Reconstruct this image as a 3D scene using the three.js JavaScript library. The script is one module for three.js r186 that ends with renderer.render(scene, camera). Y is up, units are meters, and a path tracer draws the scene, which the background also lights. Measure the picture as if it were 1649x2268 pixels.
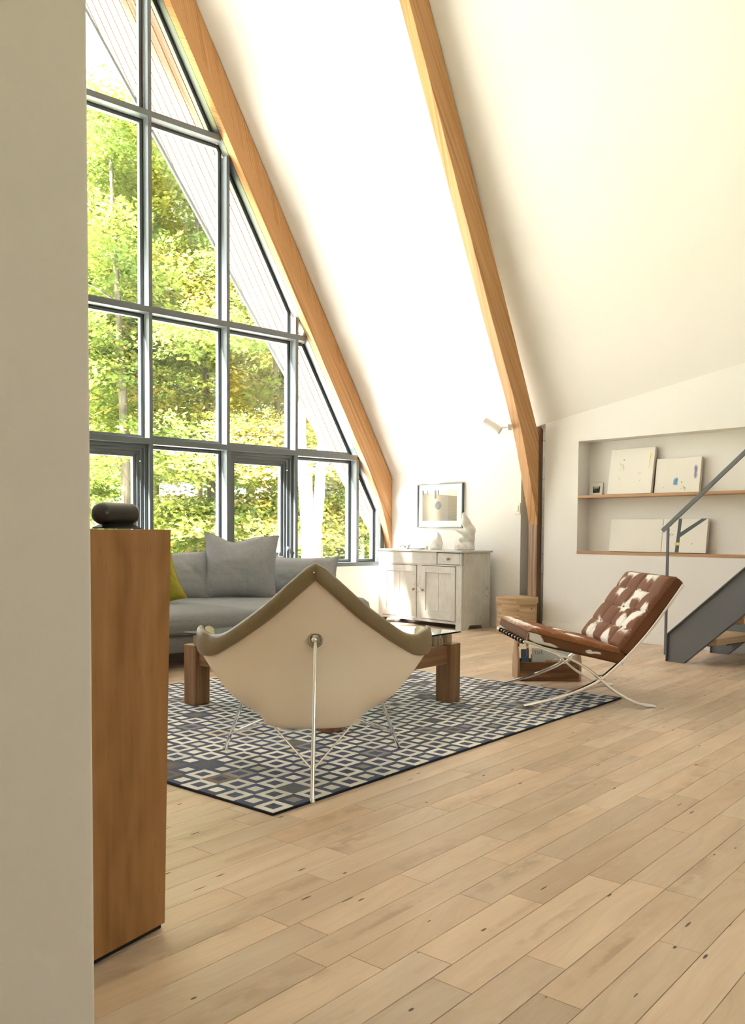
import * as THREE from 'three';
import { RoundedBoxGeometry } from 'three/addons/geometries/RoundedBoxGeometry.js';
import { mergeGeometries, mergeVertices, toCreasedNormals } from 'three/addons/utils/BufferGeometryUtils.js';

// ------------------------------------------------------------------ camera, sky, sun, exposure
// World: x runs along the eave wall to the right, z along the gable window towards the viewer, y up, metres.
const scene = new THREE.Scene();
const renderer = new THREE.WebGLRenderer({ antialias: true });
renderer.toneMapping = THREE.LinearToneMapping;
renderer.toneMappingExposure = 1.75;
renderer.shadowMap.enabled = true;

const LENS = { f: 1937.66, cy: 1271.74, pitch: -0.0470820, roll: 0.0067616, yaw: -0.8506785, eye: [0, 1.02, 0] };
const camera = new THREE.PerspectiveCamera(2 * Math.atan(LENS.cy / LENS.f) * 180 / Math.PI, 1649 / (2 * LENS.cy), 0.05, 300);
{
  const { pitch: p, roll: q, yaw: w } = LENS;
  const fw = new THREE.Vector3(Math.sin(w) * Math.cos(p), Math.sin(p), -Math.cos(w) * Math.cos(p));
  const r = new THREE.Vector3(Math.cos(w), 0, Math.sin(w)), d = new THREE.Vector3().crossVectors(r, fw).negate();
  const right = r.clone().multiplyScalar(Math.cos(q)).addScaledVector(d, -Math.sin(q));
  const down = d.clone().multiplyScalar(Math.cos(q)).addScaledVector(r, Math.sin(q));
  camera.quaternion.setFromRotationMatrix(new THREE.Matrix4().makeBasis(right, down.negate(), fw.negate()));
  camera.position.set(...LENS.eye);
  camera.setViewOffset(1649, 2 * LENS.cy, 0, 0, 1649, 2268);
}

const SKY = 3.0;
scene.background = new THREE.Color().setRGB(0.97 * SKY, 0.985 * SKY, 1.0 * SKY);

const sun = new THREE.DirectionalLight(new THREE.Color().setRGB(1, 0.95, 0.885), 70);
sun.position.set(-10, 28, 32).multiplyScalar(0.8);
sun.target.position.set(-8, 1, -5);
sun.position.add(sun.target.position);
sun.castShadow = true;
sun.shadow.radius = 8;                                       // hazy air: a wide, soft sun
sun.shadow.mapSize.set(4096, 4096);
Object.assign(sun.shadow.camera, { left: -26, right: 26, top: 26, bottom: -26, near: 1, far: 90 });
scene.add(sun, sun.target);

// ------------------------------------------------------------------ helpers
function rng(seed) { let s = seed >>> 0; return () => { s = (s + 0x6d2b79f5) | 0; let t = Math.imul(s ^ (s >>> 15), 1 | s); t = (t + Math.imul(t ^ (t >>> 7), 61 | t)) ^ t; return ((t ^ (t >>> 14)) >>> 0) / 4294967296; }; }
const clamp = (x, a = 0, b = 1) => Math.min(b, Math.max(a, x)), lerp = (a, b, t) => a + (b - a) * t;
const smooth = (a, b, x) => { const t = clamp((x - a) / (b - a)); return t * t * (3 - 2 * t); };
const V2 = (x, y) => new THREE.Vector2(x, y), V3 = (x, y, z) => new THREE.Vector3(x, y, z);
function hash(x, y, s) { let h = Math.imul(x, 374761393) + Math.imul(y, 668265263) + Math.imul(s, 2147483647); h = Math.imul(h ^ (h >>> 13), 1274126177); h ^= h >>> 16; return (h >>> 0) / 4294967296; }
function noise(x, y, px, py, s) {                       // value noise that repeats after px, py cells
  const xi = Math.floor(x), yi = Math.floor(y), fx = x - xi, fy = y - yi, u = fx * fx * (3 - 2 * fx), v = fy * fy * (3 - 2 * fy);
  const X0 = ((xi % px) + px) % px, X1 = (X0 + 1) % px, Y0 = ((yi % py) + py) % py, Y1 = (Y0 + 1) % py;
  return lerp(lerp(hash(X0, Y0, s), hash(X1, Y0, s), u), lerp(hash(X0, Y1, s), hash(X1, Y1, s), u), v);
}
function fbm(x, y, px, py, s, oct = 4) { let a = 0.5, t = 0, n = 0; for (let i = 0; i < oct; i++) { t += a * noise(x, y, px, py, s + i * 17); n += a; x *= 2; y *= 2; px *= 2; py *= 2; a *= 0.5; } return t / n; }
const sg = (c) => (c <= 0.0031308 ? c * 12.92 : 1.055 * Math.pow(c, 1 / 2.4) - 0.055);
function colourTexture(w, h, f, ru, rv, linearData) {    // f(u, v) -> [r, g, b] linear, or a number for data maps
  const d = new Uint8Array(w * h * 4);
  for (let j = 0; j < h; j++) for (let i = 0; i < w; i++) {
    const c = f((i + 0.5) / w, (j + 0.5) / h), o = (j * w + i) * 4;
    if (linearData) { d[o] = d[o + 1] = d[o + 2] = clamp(c) * 255; } else for (let k = 0; k < 3; k++) d[o + k] = Math.round(sg(clamp(c[k])) * 255);
    d[o + 3] = 255;
  }
  const t = new THREE.DataTexture(d, w, h, THREE.RGBAFormat);
  t.wrapS = t.wrapT = THREE.RepeatWrapping; t.magFilter = THREE.LinearFilter; t.minFilter = THREE.LinearMipmapLinearFilter; t.generateMipmaps = true;
  if (!linearData) t.colorSpace = THREE.SRGBColorSpace;
  t.repeat.set(ru, rv); t.needsUpdate = true;
  return t;
}
function canvasTexture(w, h, draw) {
  const c = document.createElement('canvas'); c.width = w; c.height = h;
  draw(c.getContext('2d'), w, h);
  const t = new THREE.CanvasTexture(c); t.colorSpace = THREE.SRGBColorSpace; t.magFilter = THREE.LinearFilter; return t;
}
const mix3 = (a, b, t) => [lerp(a[0], b[0], t), lerp(a[1], b[1], t), lerp(a[2], b[2], t)];
const std = (o) => new THREE.MeshStandardMaterial({ roughness: 0.8, ...o, color: Array.isArray(o.color) ? new THREE.Color().setRGB(...o.color) : o.color ?? 0xffffff });
const phys = (o) => new THREE.MeshPhysicalMaterial({ roughness: 0.8, ...o, color: Array.isArray(o.color) ? new THREE.Color().setRGB(...o.color) : o.color ?? 0xffffff });

const taken = new Map();
const numbered = (n) => { const k = taken.get(n) ?? 0; taken.set(n, k + 1); return k ? `${n}_${String(k).padStart(3, '0')}` : n; };
function prep(o) { o.traverse((m) => { if (m.isMesh) { m.castShadow = true; m.receiveShadow = true; } }); return o; }
function tag(o, label, category, group) { o.userData.label = label; o.userData.category = category; if (group) o.userData.group = group; return o; }
function thing(name, label, category, pos = [0, 0, 0], turn = 0, group) {
  const o = new THREE.Group(); o.name = numbered(name); o.position.set(...pos); o.rotation.y = turn; scene.add(o);
  return tag(o, label, category, group);
}
function part(name, geometry, material, parent) {
  const m = new THREE.Mesh(Array.isArray(geometry) ? merge(geometry) : geometry, material);
  m.castShadow = m.receiveShadow = true; m.name = parent ? name : numbered(name); (parent ?? scene).add(m); return m;
}
function solo(name, geometry, material, label, category, group) { return tag(part(name, geometry, material), label, category, group); }
function structure(name, geometry, material, label) {
  const o = geometry ? part(name, geometry, material) : new THREE.Group();
  if (!geometry) { o.name = name; scene.add(o); }
  o.userData.kind = 'structure'; if (label) o.userData.label = label; return o;
}
function merge(list) {
  const l = list.map((g) => { const q = g.index ? g.toNonIndexed() : g; for (const k of Object.keys(q.attributes)) if (!['position', 'normal', 'uv', 'color'].includes(k)) q.deleteAttribute(k); return q; });
  const cols = l.some((g) => g.attributes.color);
  for (const g of l) {
    if (!g.attributes.uv) g.setAttribute('uv', new THREE.BufferAttribute(new Float32Array(g.attributes.position.count * 2), 2));
    if (cols && !g.attributes.color) g.setAttribute('color', new THREE.BufferAttribute(new Float32Array(g.attributes.position.count * 3).fill(1), 3));
  }
  return mergeGeometries(l);
}
// texture coordinates in metres from the faces' own directions; grain = axis the u coordinate follows (0 x, 1 y, 2 z)
function metres(g, grain = 0, off = [0, 0]) {
  g = g.index ? g.toNonIndexed() : g;
  const p = g.attributes.position, uv = new Float32Array(p.count * 2), a = V3(), b = V3(), c = V3();
  for (let i = 0; i < p.count; i += 3) {
    a.fromBufferAttribute(p, i); b.fromBufferAttribute(p, i + 1); c.fromBufferAttribute(p, i + 2);
    const n = b.clone().sub(a).cross(c.clone().sub(a)), m = [Math.abs(n.x), Math.abs(n.y), Math.abs(n.z)], ax = m.indexOf(Math.max(...m));
    const rest = [0, 1, 2].filter((k) => k !== ax), u = rest.includes(grain) ? grain : rest[0], v = rest.find((k) => k !== u);
    [a, b, c].forEach((q, k) => { uv[(i + k) * 2] = q.getComponent(u) + off[0]; uv[(i + k) * 2 + 1] = q.getComponent(v) + off[1] + ax * 0.37; });
  }
  g.setAttribute('uv', new THREE.BufferAttribute(uv, 2));
  return g;
}
function bx(w, h, d, x, y, z, r = 0.003, grain = 0, off) {                        // box centred on x, y, z with rounded edges
  const g = r > 0 ? new RoundedBoxGeometry(w, h, d, 1, Math.min(r, w / 2.1, h / 2.1, d / 2.1)) : new THREE.BoxGeometry(w, h, d);
  g.translate(x, y, z); return metres(g, grain, off);
}
const span = (x0, x1, y0, y1, z0, z1, r = 0.003, grain = 0, off) => bx(x1 - x0, y1 - y0, z1 - z0, (x0 + x1) / 2, (y0 + y1) / 2, (z0 + z1) / 2, r, grain, off);
function prism(pts, depth, bevel = 0, holes = []) {                            // polygon [[x, y], ...] extruded along +z
  const s = new THREE.Shape(pts.map((p) => V2(...p))); for (const h of holes) s.holes.push(new THREE.Path(h.map((p) => V2(...p))));
  const g = new THREE.ExtrudeGeometry(s, { depth: depth - 2 * bevel, bevelEnabled: bevel > 0, bevelThickness: bevel, bevelSize: bevel, bevelOffset: -bevel, bevelSegments: 2, curveSegments: 8 });
  return bevel ? g.translate(0, 0, bevel) : g;
}
// polygon given as (z, y) pairs, extruded along x from x0 to x1
function slabX(zy, x0, x1, bevel = 0, holes = [], grain = 1) {
  const g = prism(zy.map(([z, y]) => [-z, y]), x1 - x0, bevel, holes.map((h) => h.map(([z, y]) => [-z, y])));
  return metres(g.rotateY(Math.PI / 2).translate(x0, 0, 0), grain);
}
function loft(rows, closed = true, capA = false, capB = false) {                 // rows of equally many Vector3; smooth
  const n = rows[0].length, pos = [], uv = [], idx = [], m = closed ? n + 1 : n;
  let v = 0;
  rows.forEach((r, j) => {
    if (j) v += r[0].distanceTo(rows[j - 1][0]);
    let u = 0;
    for (let i = 0; i < m; i++) { const q = r[i % n]; if (i) u += q.distanceTo(r[(i - 1) % n]); pos.push(q.x, q.y, q.z); uv.push(u, v); }
  });
  for (let j = 0; j + 1 < rows.length; j++) for (let i = 0; i + 1 < m; i++) { const a = j * m + i, b = a + 1, c = a + m, d = c + 1; idx.push(a, b, d, a, d, c); }
  const cap = (r, flip) => { const o = pos.length / 3, c = r.reduce((s, q) => s.add(q), V3()).divideScalar(n); pos.push(c.x, c.y, c.z); uv.push(0, 0); for (const q of r) { pos.push(q.x, q.y, q.z); uv.push(q.x, q.z); } for (let i = 0; i < n; i++) { const a = o + 1 + i, b = o + 1 + ((i + 1) % n); flip ? idx.push(o, b, a) : idx.push(o, a, b); } };
  if (capA) cap(rows[0], true); if (capB) cap(rows[rows.length - 1], false);
  const g = new THREE.BufferGeometry(); g.setAttribute('position', new THREE.Float32BufferAttribute(pos, 3)); g.setAttribute('uv', new THREE.Float32BufferAttribute(uv, 2)); g.setIndex(idx); g.computeVertexNormals();
  if (closed) weld(g); return g;
}
function weld(g) {                                                               // equal normals where a seam repeats positions
  const p = g.attributes.position, nn = g.attributes.normal, at = new Map();
  for (let i = 0; i < p.count; i++) { const k = `${Math.round(p.getX(i) * 1e5)},${Math.round(p.getY(i) * 1e5)},${Math.round(p.getZ(i) * 1e5)}`; (at.get(k) ?? at.set(k, []).get(k)).push(i); }
  for (const l of at.values()) if (l.length > 1) { const s = V3(); for (const i of l) s.add(V3().fromBufferAttribute(nn, i)); if (s.length() > 0.4 * l.length) { s.normalize(); for (const i of l) nn.setXYZ(i, s.x, s.y, s.z); } }
}
// a flat bar swept along a path in the plane z = const: width w across the plane (z), thickness t in it
function flatBar(pts, w, t, steps = 40, z = 0, tension = 0.5) {
  const c = new THREE.CatmullRomCurve3(pts.map(([x, y]) => V3(x, y, z)), false, 'catmullrom', tension), rows = [], b = Math.min(w, t) * 0.22;
  for (let i = 0; i <= steps; i++) {
    const p = c.getPointAt(i / steps), d = c.getTangentAt(i / steps), n = V3(-d.y, d.x, 0);
    const q = (a, e) => p.clone().addScaledVector(n, a).add(V3(0, 0, e)), W = w / 2, T = t / 2;
    rows.push([q(-T, -W + b), q(-T, W - b), q(-T + b, W), q(T - b, W), q(T, W - b), q(T, -W + b), q(T - b, -W), q(-T + b, -W)]);
  }
  return toCreasedNormals(loft(rows, true, true, true), 0.6);
}
const tube = (pts, r, seg = 40, rad = 10, closed = false, tension = 0.5) => new THREE.TubeGeometry(new THREE.CatmullRomCurve3(pts.map((p) => (p.isVector3 ? p : V3(...p))), closed, 'catmullrom', tension), seg, r, rad, closed);
function rod(a, b, r, r2 = r, rad = 12) { const A = V3(...a), B = V3(...b), g = new THREE.CylinderGeometry(r2, r, A.distanceTo(B), rad, 1); g.applyQuaternion(new THREE.Quaternion().setFromUnitVectors(V3(0, 1, 0), B.clone().sub(A).normalize())); return g.translate((A.x + B.x) / 2, (A.y + B.y) / 2, (A.z + B.z) / 2); }
const lathe = (pts, seg = 40) => new THREE.LatheGeometry(pts.map((p) => V2(...p)), seg);
function clip(poly, inside, cut) {                                               // one half-plane of Sutherland-Hodgman
  const out = []; for (let i = 0; i < poly.length; i++) { const a = poly[i], b = poly[(i + 1) % poly.length], A = inside(a), B = inside(b); if (A) out.push(a); if (A !== B) out.push(cut(a, b)); } return out;
}
const half = (poly, nx, ny, k) => clip(poly, (p) => p[0] * nx + p[1] * ny <= k + 1e-9, (a, b) => { const da = a[0] * nx + a[1] * ny - k, db = b[0] * nx + b[1] * ny - k, t = da / (da - db); return [lerp(a[0], b[0], t), lerp(a[1], b[1], t)]; });
const area = (p) => { let s = 0; p.forEach((a, i) => { const b = p[(i + 1) % p.length]; s += a[0] * b[1] - b[0] * a[1]; }); return s / 2; };
function inset(poly, d) {                                                        // convex polygon moved inwards by d
  let q = area(poly) > 0 ? poly.slice() : poly.slice().reverse(), r = q;
  q.forEach((a, i) => { const b = q[(i + 1) % q.length], l = Math.hypot(b[0] - a[0], b[1] - a[1]); if (l < 1e-6) return; const nx = (b[1] - a[1]) / l, ny = -(b[0] - a[0]) / l; r = half(r, nx, ny, nx * a[0] + ny * a[1] - d); });
  return r;
}
// naive surface nets over a signed distance function
function blob(f, lo, hi, cell) {
  const n = [0, 1, 2].map((k) => Math.ceil((hi[k] - lo[k]) / cell) + 1), at = (i, j, k) => (k * n[1] + j) * n[0] + i, val = new Float32Array(n[0] * n[1] * n[2]);
  for (let k = 0; k < n[2]; k++) for (let j = 0; j < n[1]; j++) for (let i = 0; i < n[0]; i++) val[at(i, j, k)] = f(lo[0] + i * cell, lo[1] + j * cell, lo[2] + k * cell);
  const vid = new Int32Array(val.length).fill(-1), pos = [], idx = [];
  for (let k = 0; k + 1 < n[2]; k++) for (let j = 0; j + 1 < n[1]; j++) for (let i = 0; i + 1 < n[0]; i++) {
    let cx = 0, cy = 0, cz = 0, c = 0;
    const e = (a, b) => { const va = val[at(i + a[0], j + a[1], k + a[2])], vb = val[at(i + b[0], j + b[1], k + b[2])]; if ((va < 0) !== (vb < 0)) { const t = va / (va - vb); cx += lerp(a[0], b[0], t); cy += lerp(a[1], b[1], t); cz += lerp(a[2], b[2], t); c++; } };
    for (let q = 0; q < 4; q++) { const a = q & 1, b = q >> 1; e([0, a, b], [1, a, b]); e([a, 0, b], [a, 1, b]); e([a, b, 0], [a, b, 1]); }
    if (c) { vid[at(i, j, k)] = pos.length / 3; pos.push(lo[0] + (i + cx / c) * cell, lo[1] + (j + cy / c) * cell, lo[2] + (k + cz / c) * cell); }
  }
  const quad = (a, b, c, d, flip) => { if (Math.min(a, b, c, d) < 0) return; flip ? idx.push(a, c, b, a, d, c) : idx.push(a, b, c, a, c, d); };
  for (let k = 1; k + 1 < n[2]; k++) for (let j = 1; j + 1 < n[1]; j++) for (let i = 1; i + 1 < n[0]; i++) {
    const v = val[at(i, j, k)] < 0, g = (a, b, c) => vid[at(i - a, j - b, k - c)];
    if (v !== val[at(i + 1, j, k)] < 0) quad(g(0, 1, 1), g(0, 0, 1), g(0, 0, 0), g(0, 1, 0), !v);
    if (v !== val[at(i, j + 1, k)] < 0) quad(g(1, 0, 1), g(1, 0, 0), g(0, 0, 0), g(0, 0, 1), !v);
    if (v !== val[at(i, j, k + 1)] < 0) quad(g(1, 1, 0), g(0, 1, 0), g(0, 0, 0), g(1, 0, 0), !v);
  }
  const g = new THREE.BufferGeometry(); g.setAttribute('position', new THREE.Float32BufferAttribute(pos, 3)); g.setIndex(idx); g.computeVertexNormals(); return g;
}
const capsule = (x, y, z, a, b) => { const ax = b[0] - a[0], ay = b[1] - a[1], az = b[2] - a[2], t = clamp(((x - a[0]) * ax + (y - a[1]) * ay + (z - a[2]) * az) / (ax * ax + ay * ay + az * az)); return Math.hypot(x - a[0] - ax * t, y - a[1] - ay * t, z - a[2] - az * t) - lerp(a[3], b[3], t); };
const smin = (a, b, k) => { const h = clamp(0.5 + 0.5 * (b - a) / k); return lerp(b, a, h) - k * h * (1 - h); };

// ------------------------------------------------------------------ materials
// straight grain along u: base, dark and light in linear colour; size in metres
function wood({ w = 1024, h = 512, su = 2, sv = 0.5, base, dark, light, streak = 22, rings = 9, seed = 1, spots = 0, wave = 0.5, contrast = 1 }) {
  const map = colourTexture(w, h, (u, v) => {
    const warp = fbm(u * 4, v * 3, 4, 3, seed, 3) - 0.5, fine = fbm(u * 6, v * streak * 4, 6, streak * 4, seed + 5, 3), band = fbm(u * 2, v * streak, 2, streak, seed + 9, 3);
    const ring = 0.5 + 0.5 * Math.sin(6.2832 * (v * rings + wave * warp * 2 + 0.35 * Math.sin(6.2832 * u) * wave)), pore = Math.pow(noise(u * 40, v * streak * 12, 40, streak * 12, seed + 31), 8);
    let t = clamp(0.5 + contrast * ((band - 0.5) * 0.9 + (fine - 0.5) * 0.6 + (ring - 0.5) * 0.28));
    let c = t < 0.5 ? mix3(dark, base, t * 2) : mix3(base, light, t * 2 - 1);
    c = mix3(c, dark, pore * 0.35);
    if (spots) { const k = smooth(0.66, 0.8, fbm(u * 5, v * 8, 5, 8, seed + 77, 3)); c = mix3(c, mix3(dark, base, 0.25), k * spots); }
    return c;
  }, 1 / su, 1 / sv);
  return map;
}
const bumpOf = (w, h, su, sv, f) => colourTexture(w, h, f, 1 / su, 1 / sv, true);

const M = {};
const plasterBump = bumpOf(512, 512, 0.6, 0.6, (u, v) => fbm(u * 40, v * 40, 40, 40, 3, 3));
M.wall = std({ color: [0.84, 0.815, 0.79], roughness: 0.92, bumpMap: plasterBump, bumpScale: 0.0006 });
M.ceiling = std({ color: [0.85, 0.826, 0.80], roughness: 0.95, bumpMap: plasterBump, bumpScale: 0.0005 });
M.shadedWall = std({ color: [0.80, 0.745, 0.69], roughness: 0.92, bumpMap: plasterBump, bumpScale: 0.0006 });  // same white wall paint, darkened in colour for the partition's shaded face
M.trim = std({ color: [0.84, 0.82, 0.79], roughness: 0.55 });
M.steelBlue = phys({ color: [0.105, 0.125, 0.135], roughness: 0.34, metalness: 0.1, clearcoat: 0.4, clearcoatRoughness: 0.3 });
M.glass = phys({ color: [0.985, 0.995, 0.985], roughness: 0, transmission: 1, thickness: 0, ior: 1.5 });
M.clearGlass = phys({ color: [0.99, 0.99, 0.99], roughness: 0, transmission: 1, thickness: 0, ior: 1.5, specularIntensity: 0.2 });
M.gasket = std({ color: [0.02, 0.022, 0.024], roughness: 0.7 });

// maple floor: pale, flat-sawn figure with mineral streaks and a few knots
{
  const r = rng(11), streaks = Array.from({ length: 30 }, () => [r(), r(), 0.03 + r() * 0.09, 0.008 + r() * 0.03, 0.2 + r() * 0.7]);
  const flecks = Array.from({ length: 34 }, () => [r(), r(), 0.002 + r() * 0.006, 0.0012 + r() * 0.002]);
  const map = colourTexture(2048, 1024, (u, v) => {
    const warp = fbm(u * 6, v * 4, 6, 4, 21, 3) - 0.5, fig = fbm(u * 5 + warp, v * 30 + warp * 5, 5, 30, 23, 4), fine = fbm(u * 30, v * 300, 30, 300, 27, 2), cloud = fbm(u * 9, v * 9, 9, 9, 29, 4);
    const cath = Math.abs(Math.sin(6.2832 * (v * 14 + warp * 2.2)));
    let c = mix3([0.56, 0.415, 0.300], [0.70, 0.55, 0.425], clamp(0.5 + (fig - 0.5) * 0.9 + (cloud - 0.5) * 0.9 + (fine - 0.5) * 0.3));
    c = mix3(c, [0.52, 0.36, 0.245], 0.16 * smooth(0.9, 1.0, cath));
    let k = 0;
    for (const [a, b, su, sv, m] of streaks) { const du = Math.abs(u - a), dv = Math.abs(v - b); if (du < su * 2 && dv < sv * 2) k = Math.max(k, m * Math.exp(-(du * du) / (su * su) - (dv * dv) / (sv * sv)) * smooth(0.3, 0.62, fbm(u * 60, v * 46, 60, 46, 35, 3))); }
    c = mix3(c, [0.36, 0.235, 0.15], clamp(k * 0.75));
    for (const [a, b, su, sv] of flecks) { const e = ((u - a) / su) ** 2 + ((v - b) / sv) ** 2; if (e < 1.4) c = mix3(c, [0.07, 0.035, 0.02], smooth(1.4, 0.5, e)); }
    return c;
  }, 1 / 3.2, 1 / 1.3);
  const rough = bumpOf(512, 256, 1.6, 0.8, (u, v) => 0.30 + 0.2 * fbm(u * 20, v * 40, 20, 40, 41, 3));
  M.maple = phys({ color: 0xffffff, map, roughness: 1, roughnessMap: rough, vertexColors: true, specularIntensity: 0.8 });
}
M.fir = std({ map: wood({ su: 2.4, sv: 0.32, base: [0.52, 0.27, 0.105], dark: [0.35, 0.155, 0.052], light: [0.62, 0.36, 0.16], seed: 51, streak: 18, rings: 6, wave: 0.25 }), roughness: 0.5 });
M.oldWood = std({ map: wood({ su: 1.6, sv: 0.22, base: [0.17, 0.085, 0.045], dark: [0.055, 0.028, 0.016], light: [0.27, 0.155, 0.09], seed: 57, streak: 20, rings: 4, spots: 0.4 }), roughness: 0.85 });
M.greyWood = std({ map: wood({ su: 1.6, sv: 0.22, base: [0.40, 0.27, 0.18], dark: [0.20, 0.12, 0.08], light: [0.54, 0.40, 0.29], seed: 59, streak: 20, rings: 4 }), roughness: 0.85 });
M.cedar = std({ map: wood({ su: 2.2, sv: 0.5, base: [0.125, 0.066, 0.043], dark: [0.065, 0.03, 0.018], light: [0.17, 0.105, 0.075], seed: 61, streak: 16, rings: 6 }), roughness: 0.75 });
M.walnut = phys({ map: wood({ su: 1.5, sv: 0.5, base: [0.335, 0.16, 0.056], dark: [0.22, 0.092, 0.027], light: [0.41, 0.21, 0.085], seed: 67, streak: 9, rings: 5, wave: 1.6, contrast: 0.8 }), roughness: 0.42, specularIntensity: 0.7 });
M.tableWood = std({ map: wood({ su: 1.2, sv: 0.4, base: [0.25, 0.125, 0.058], dark: [0.15, 0.065, 0.028], light: [0.33, 0.18, 0.09], seed: 71, streak: 24, rings: 6, wave: 0.3 }), roughness: 0.4 });
M.pegWood = std({ map: wood({ su: 1.2, sv: 0.4, base: [0.40, 0.29, 0.18], dark: [0.24, 0.16, 0.09], light: [0.55, 0.43, 0.30], seed: 73 }), roughness: 0.6 });
M.crateWood = std({ map: wood({ su: 1.0, sv: 0.3, base: [0.185, 0.085, 0.03], dark: [0.055, 0.022, 0.008], light: [0.30, 0.16, 0.065], seed: 77, streak: 10, rings: 3, spots: 0.9, wave: 0.8 }), roughness: 0.7 });
M.crateEnd = std({ map: wood({ su: 1.0, sv: 0.3, base: [0.40, 0.25, 0.145], dark: [0.24, 0.135, 0.07], light: [0.52, 0.36, 0.23], seed: 79, streak: 14, rings: 4 }), roughness: 0.75 });
M.ash = std({ map: wood({ su: 1.6, sv: 0.3, base: [0.52, 0.36, 0.20], dark: [0.36, 0.22, 0.11], light: [0.66, 0.49, 0.31], seed: 83, streak: 12, rings: 5, spots: 0.35 }), roughness: 0.65 });
M.oak = std({ map: wood({ su: 1.8, sv: 0.25, base: [0.52, 0.30, 0.15], dark: [0.36, 0.19, 0.09], light: [0.64, 0.42, 0.25], seed: 87, streak: 16, rings: 5 }), roughness: 0.5 });
M.treadWood = std({ map: wood({ su: 1.8, sv: 0.4, base: [0.56, 0.38, 0.22], dark: [0.40, 0.25, 0.13], light: [0.68, 0.50, 0.32], seed: 89, streak: 16, rings: 5 }), roughness: 0.5 });
// washed paint over old boards, worn through in grainy patches along the edges of the grain
M.washed = std({ map: colourTexture(1024, 1024, (u, v) => {
  const g = fbm(u * 8, v * 60, 8, 60, 91, 4), cloud = fbm(u * 6, v * 6, 6, 6, 93, 4), chip = fbm(u * 60, v * 30, 60, 30, 95, 4) * 0.6 + fbm(u * 5, v * 5, 5, 5, 97, 3) * 0.4;
  let c = mix3([0.54, 0.525, 0.485], [0.71, 0.695, 0.655], clamp(0.5 + (g - 0.5) * 0.9 + (cloud - 0.5) * 0.9));
  return mix3(c, [0.26, 0.20, 0.16], 0.6 * smooth(0.70, 0.76, chip) + 0.22 * smooth(0.62, 0.7, g));
}, 1 / 0.9, 1 / 0.9), roughness: 0.8 });
M.dark = std({ color: [0.012, 0.011, 0.010], roughness: 0.9 });
M.chrome = phys({ color: [0.86, 0.86, 0.85], roughness: 0.10, metalness: 1 });
M.darkChrome = phys({ color: [0.30, 0.27, 0.22], roughness: 0.2, metalness: 1 });
M.steel = phys({ color: [0.72, 0.70, 0.66], roughness: 0.16, metalness: 1 });
M.shell = phys({ color: [0.87, 0.76, 0.635], roughness: 0.48, clearcoat: 0.15, clearcoatRoughness: 0.45, bumpMap: bumpOf(512, 512, 0.5, 0.5, (u, v) => 0.5 * noise(u * 120, v * 14, 120, 14, 5) + 0.5 * noise(u * 14, v * 120, 14, 120, 6)), bumpScale: 0.0003 });
M.oliveLeather = phys({ color: [0.225, 0.168, 0.09], roughness: 0.34, bumpMap: bumpOf(512, 512, 0.25, 0.25, (u, v) => fbm(u * 60, v * 60, 60, 60, 7, 3)), bumpScale: 0.0006, specularIntensity: 0.8 });
M.creamLeather = phys({ color: [0.72, 0.66, 0.47], roughness: 0.4, bumpMap: M.oliveLeather.bumpMap, bumpScale: 0.0005 });
M.creamLeatherTwo = M.creamLeather.clone(); M.creamLeatherTwo.side = THREE.DoubleSide;
const weave = (n, s) => (u, v) => { const a = Math.sin(u * n * 6.2832), b = Math.sin(v * n * 6.2832); return 0.5 + 0.25 * a * (Math.sin(v * n * 3.1416) > 0 ? 1 : -0.4) + 0.25 * b + 0.3 * (fbm(u * n / 2, v * n / 2, n / 2, n / 2, s, 2) - 0.5); };
const linenBump = bumpOf(1024, 1024, 0.3, 0.3, weave(64, 101));
const linenMap = (base, s) => colourTexture(1024, 1024, (u, v) => { const t = 0.86 + 0.28 * noise(u * 200, v * 24, 200, 24, s) * 0.5 + 0.28 * noise(u * 24, v * 200, 24, 200, s + 3) * 0.5 + 0.12 * (fbm(u * 6, v * 6, 6, 6, s + 7, 3) - 0.5); return base.map((c) => c * t); }, 1 / 0.5, 1 / 0.5);
M.greyLinen = phys({ map: linenMap([0.21, 0.21, 0.215], 103), roughness: 0.95, bumpMap: linenBump, bumpScale: 0.0008, sheen: 0.25, sheenRoughness: 0.6, sheenColor: new THREE.Color(0.8, 0.8, 0.85) });
M.greyPillow = phys({ map: linenMap([0.31, 0.315, 0.33], 107), roughness: 0.95, bumpMap: linenBump, bumpScale: 0.0008, sheen: 0.25, sheenRoughness: 0.6, sheenColor: new THREE.Color(0.8, 0.8, 0.85) });
M.oliveVelvet = phys({ map: linenMap([0.30, 0.25, 0.022], 109), roughness: 0.85, sheen: 0.5, sheenRoughness: 0.4, sheenColor: new THREE.Color(0.7, 0.65, 0.2) });
M.black = phys({ color: [0.005, 0.005, 0.006], roughness: 0.28, clearcoat: 0.2, clearcoatRoughness: 0.15 });
M.blackMatt = std({ color: [0.012, 0.012, 0.013], roughness: 0.5 });
M.paintedSteel = phys({ color: [0.16, 0.165, 0.175], roughness: 0.40, metalness: 0.35 });
M.white = std({ color: [0.82, 0.80, 0.77], roughness: 0.5 });
M.plasterStone = std({ map: colourTexture(512, 512, (u, v) => { const c = fbm(u * 6, v * 6, 6, 6, 113, 4), g = fbm(u * 40, v * 40, 40, 40, 117, 3); return mix3([0.52, 0.505, 0.475], [0.82, 0.795, 0.75], clamp(0.62 + (c - 0.5) * 1.3 + (g - 0.5) * 0.5)); }, 1 / 0.3, 1 / 0.3), roughness: 0.75 });
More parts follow.
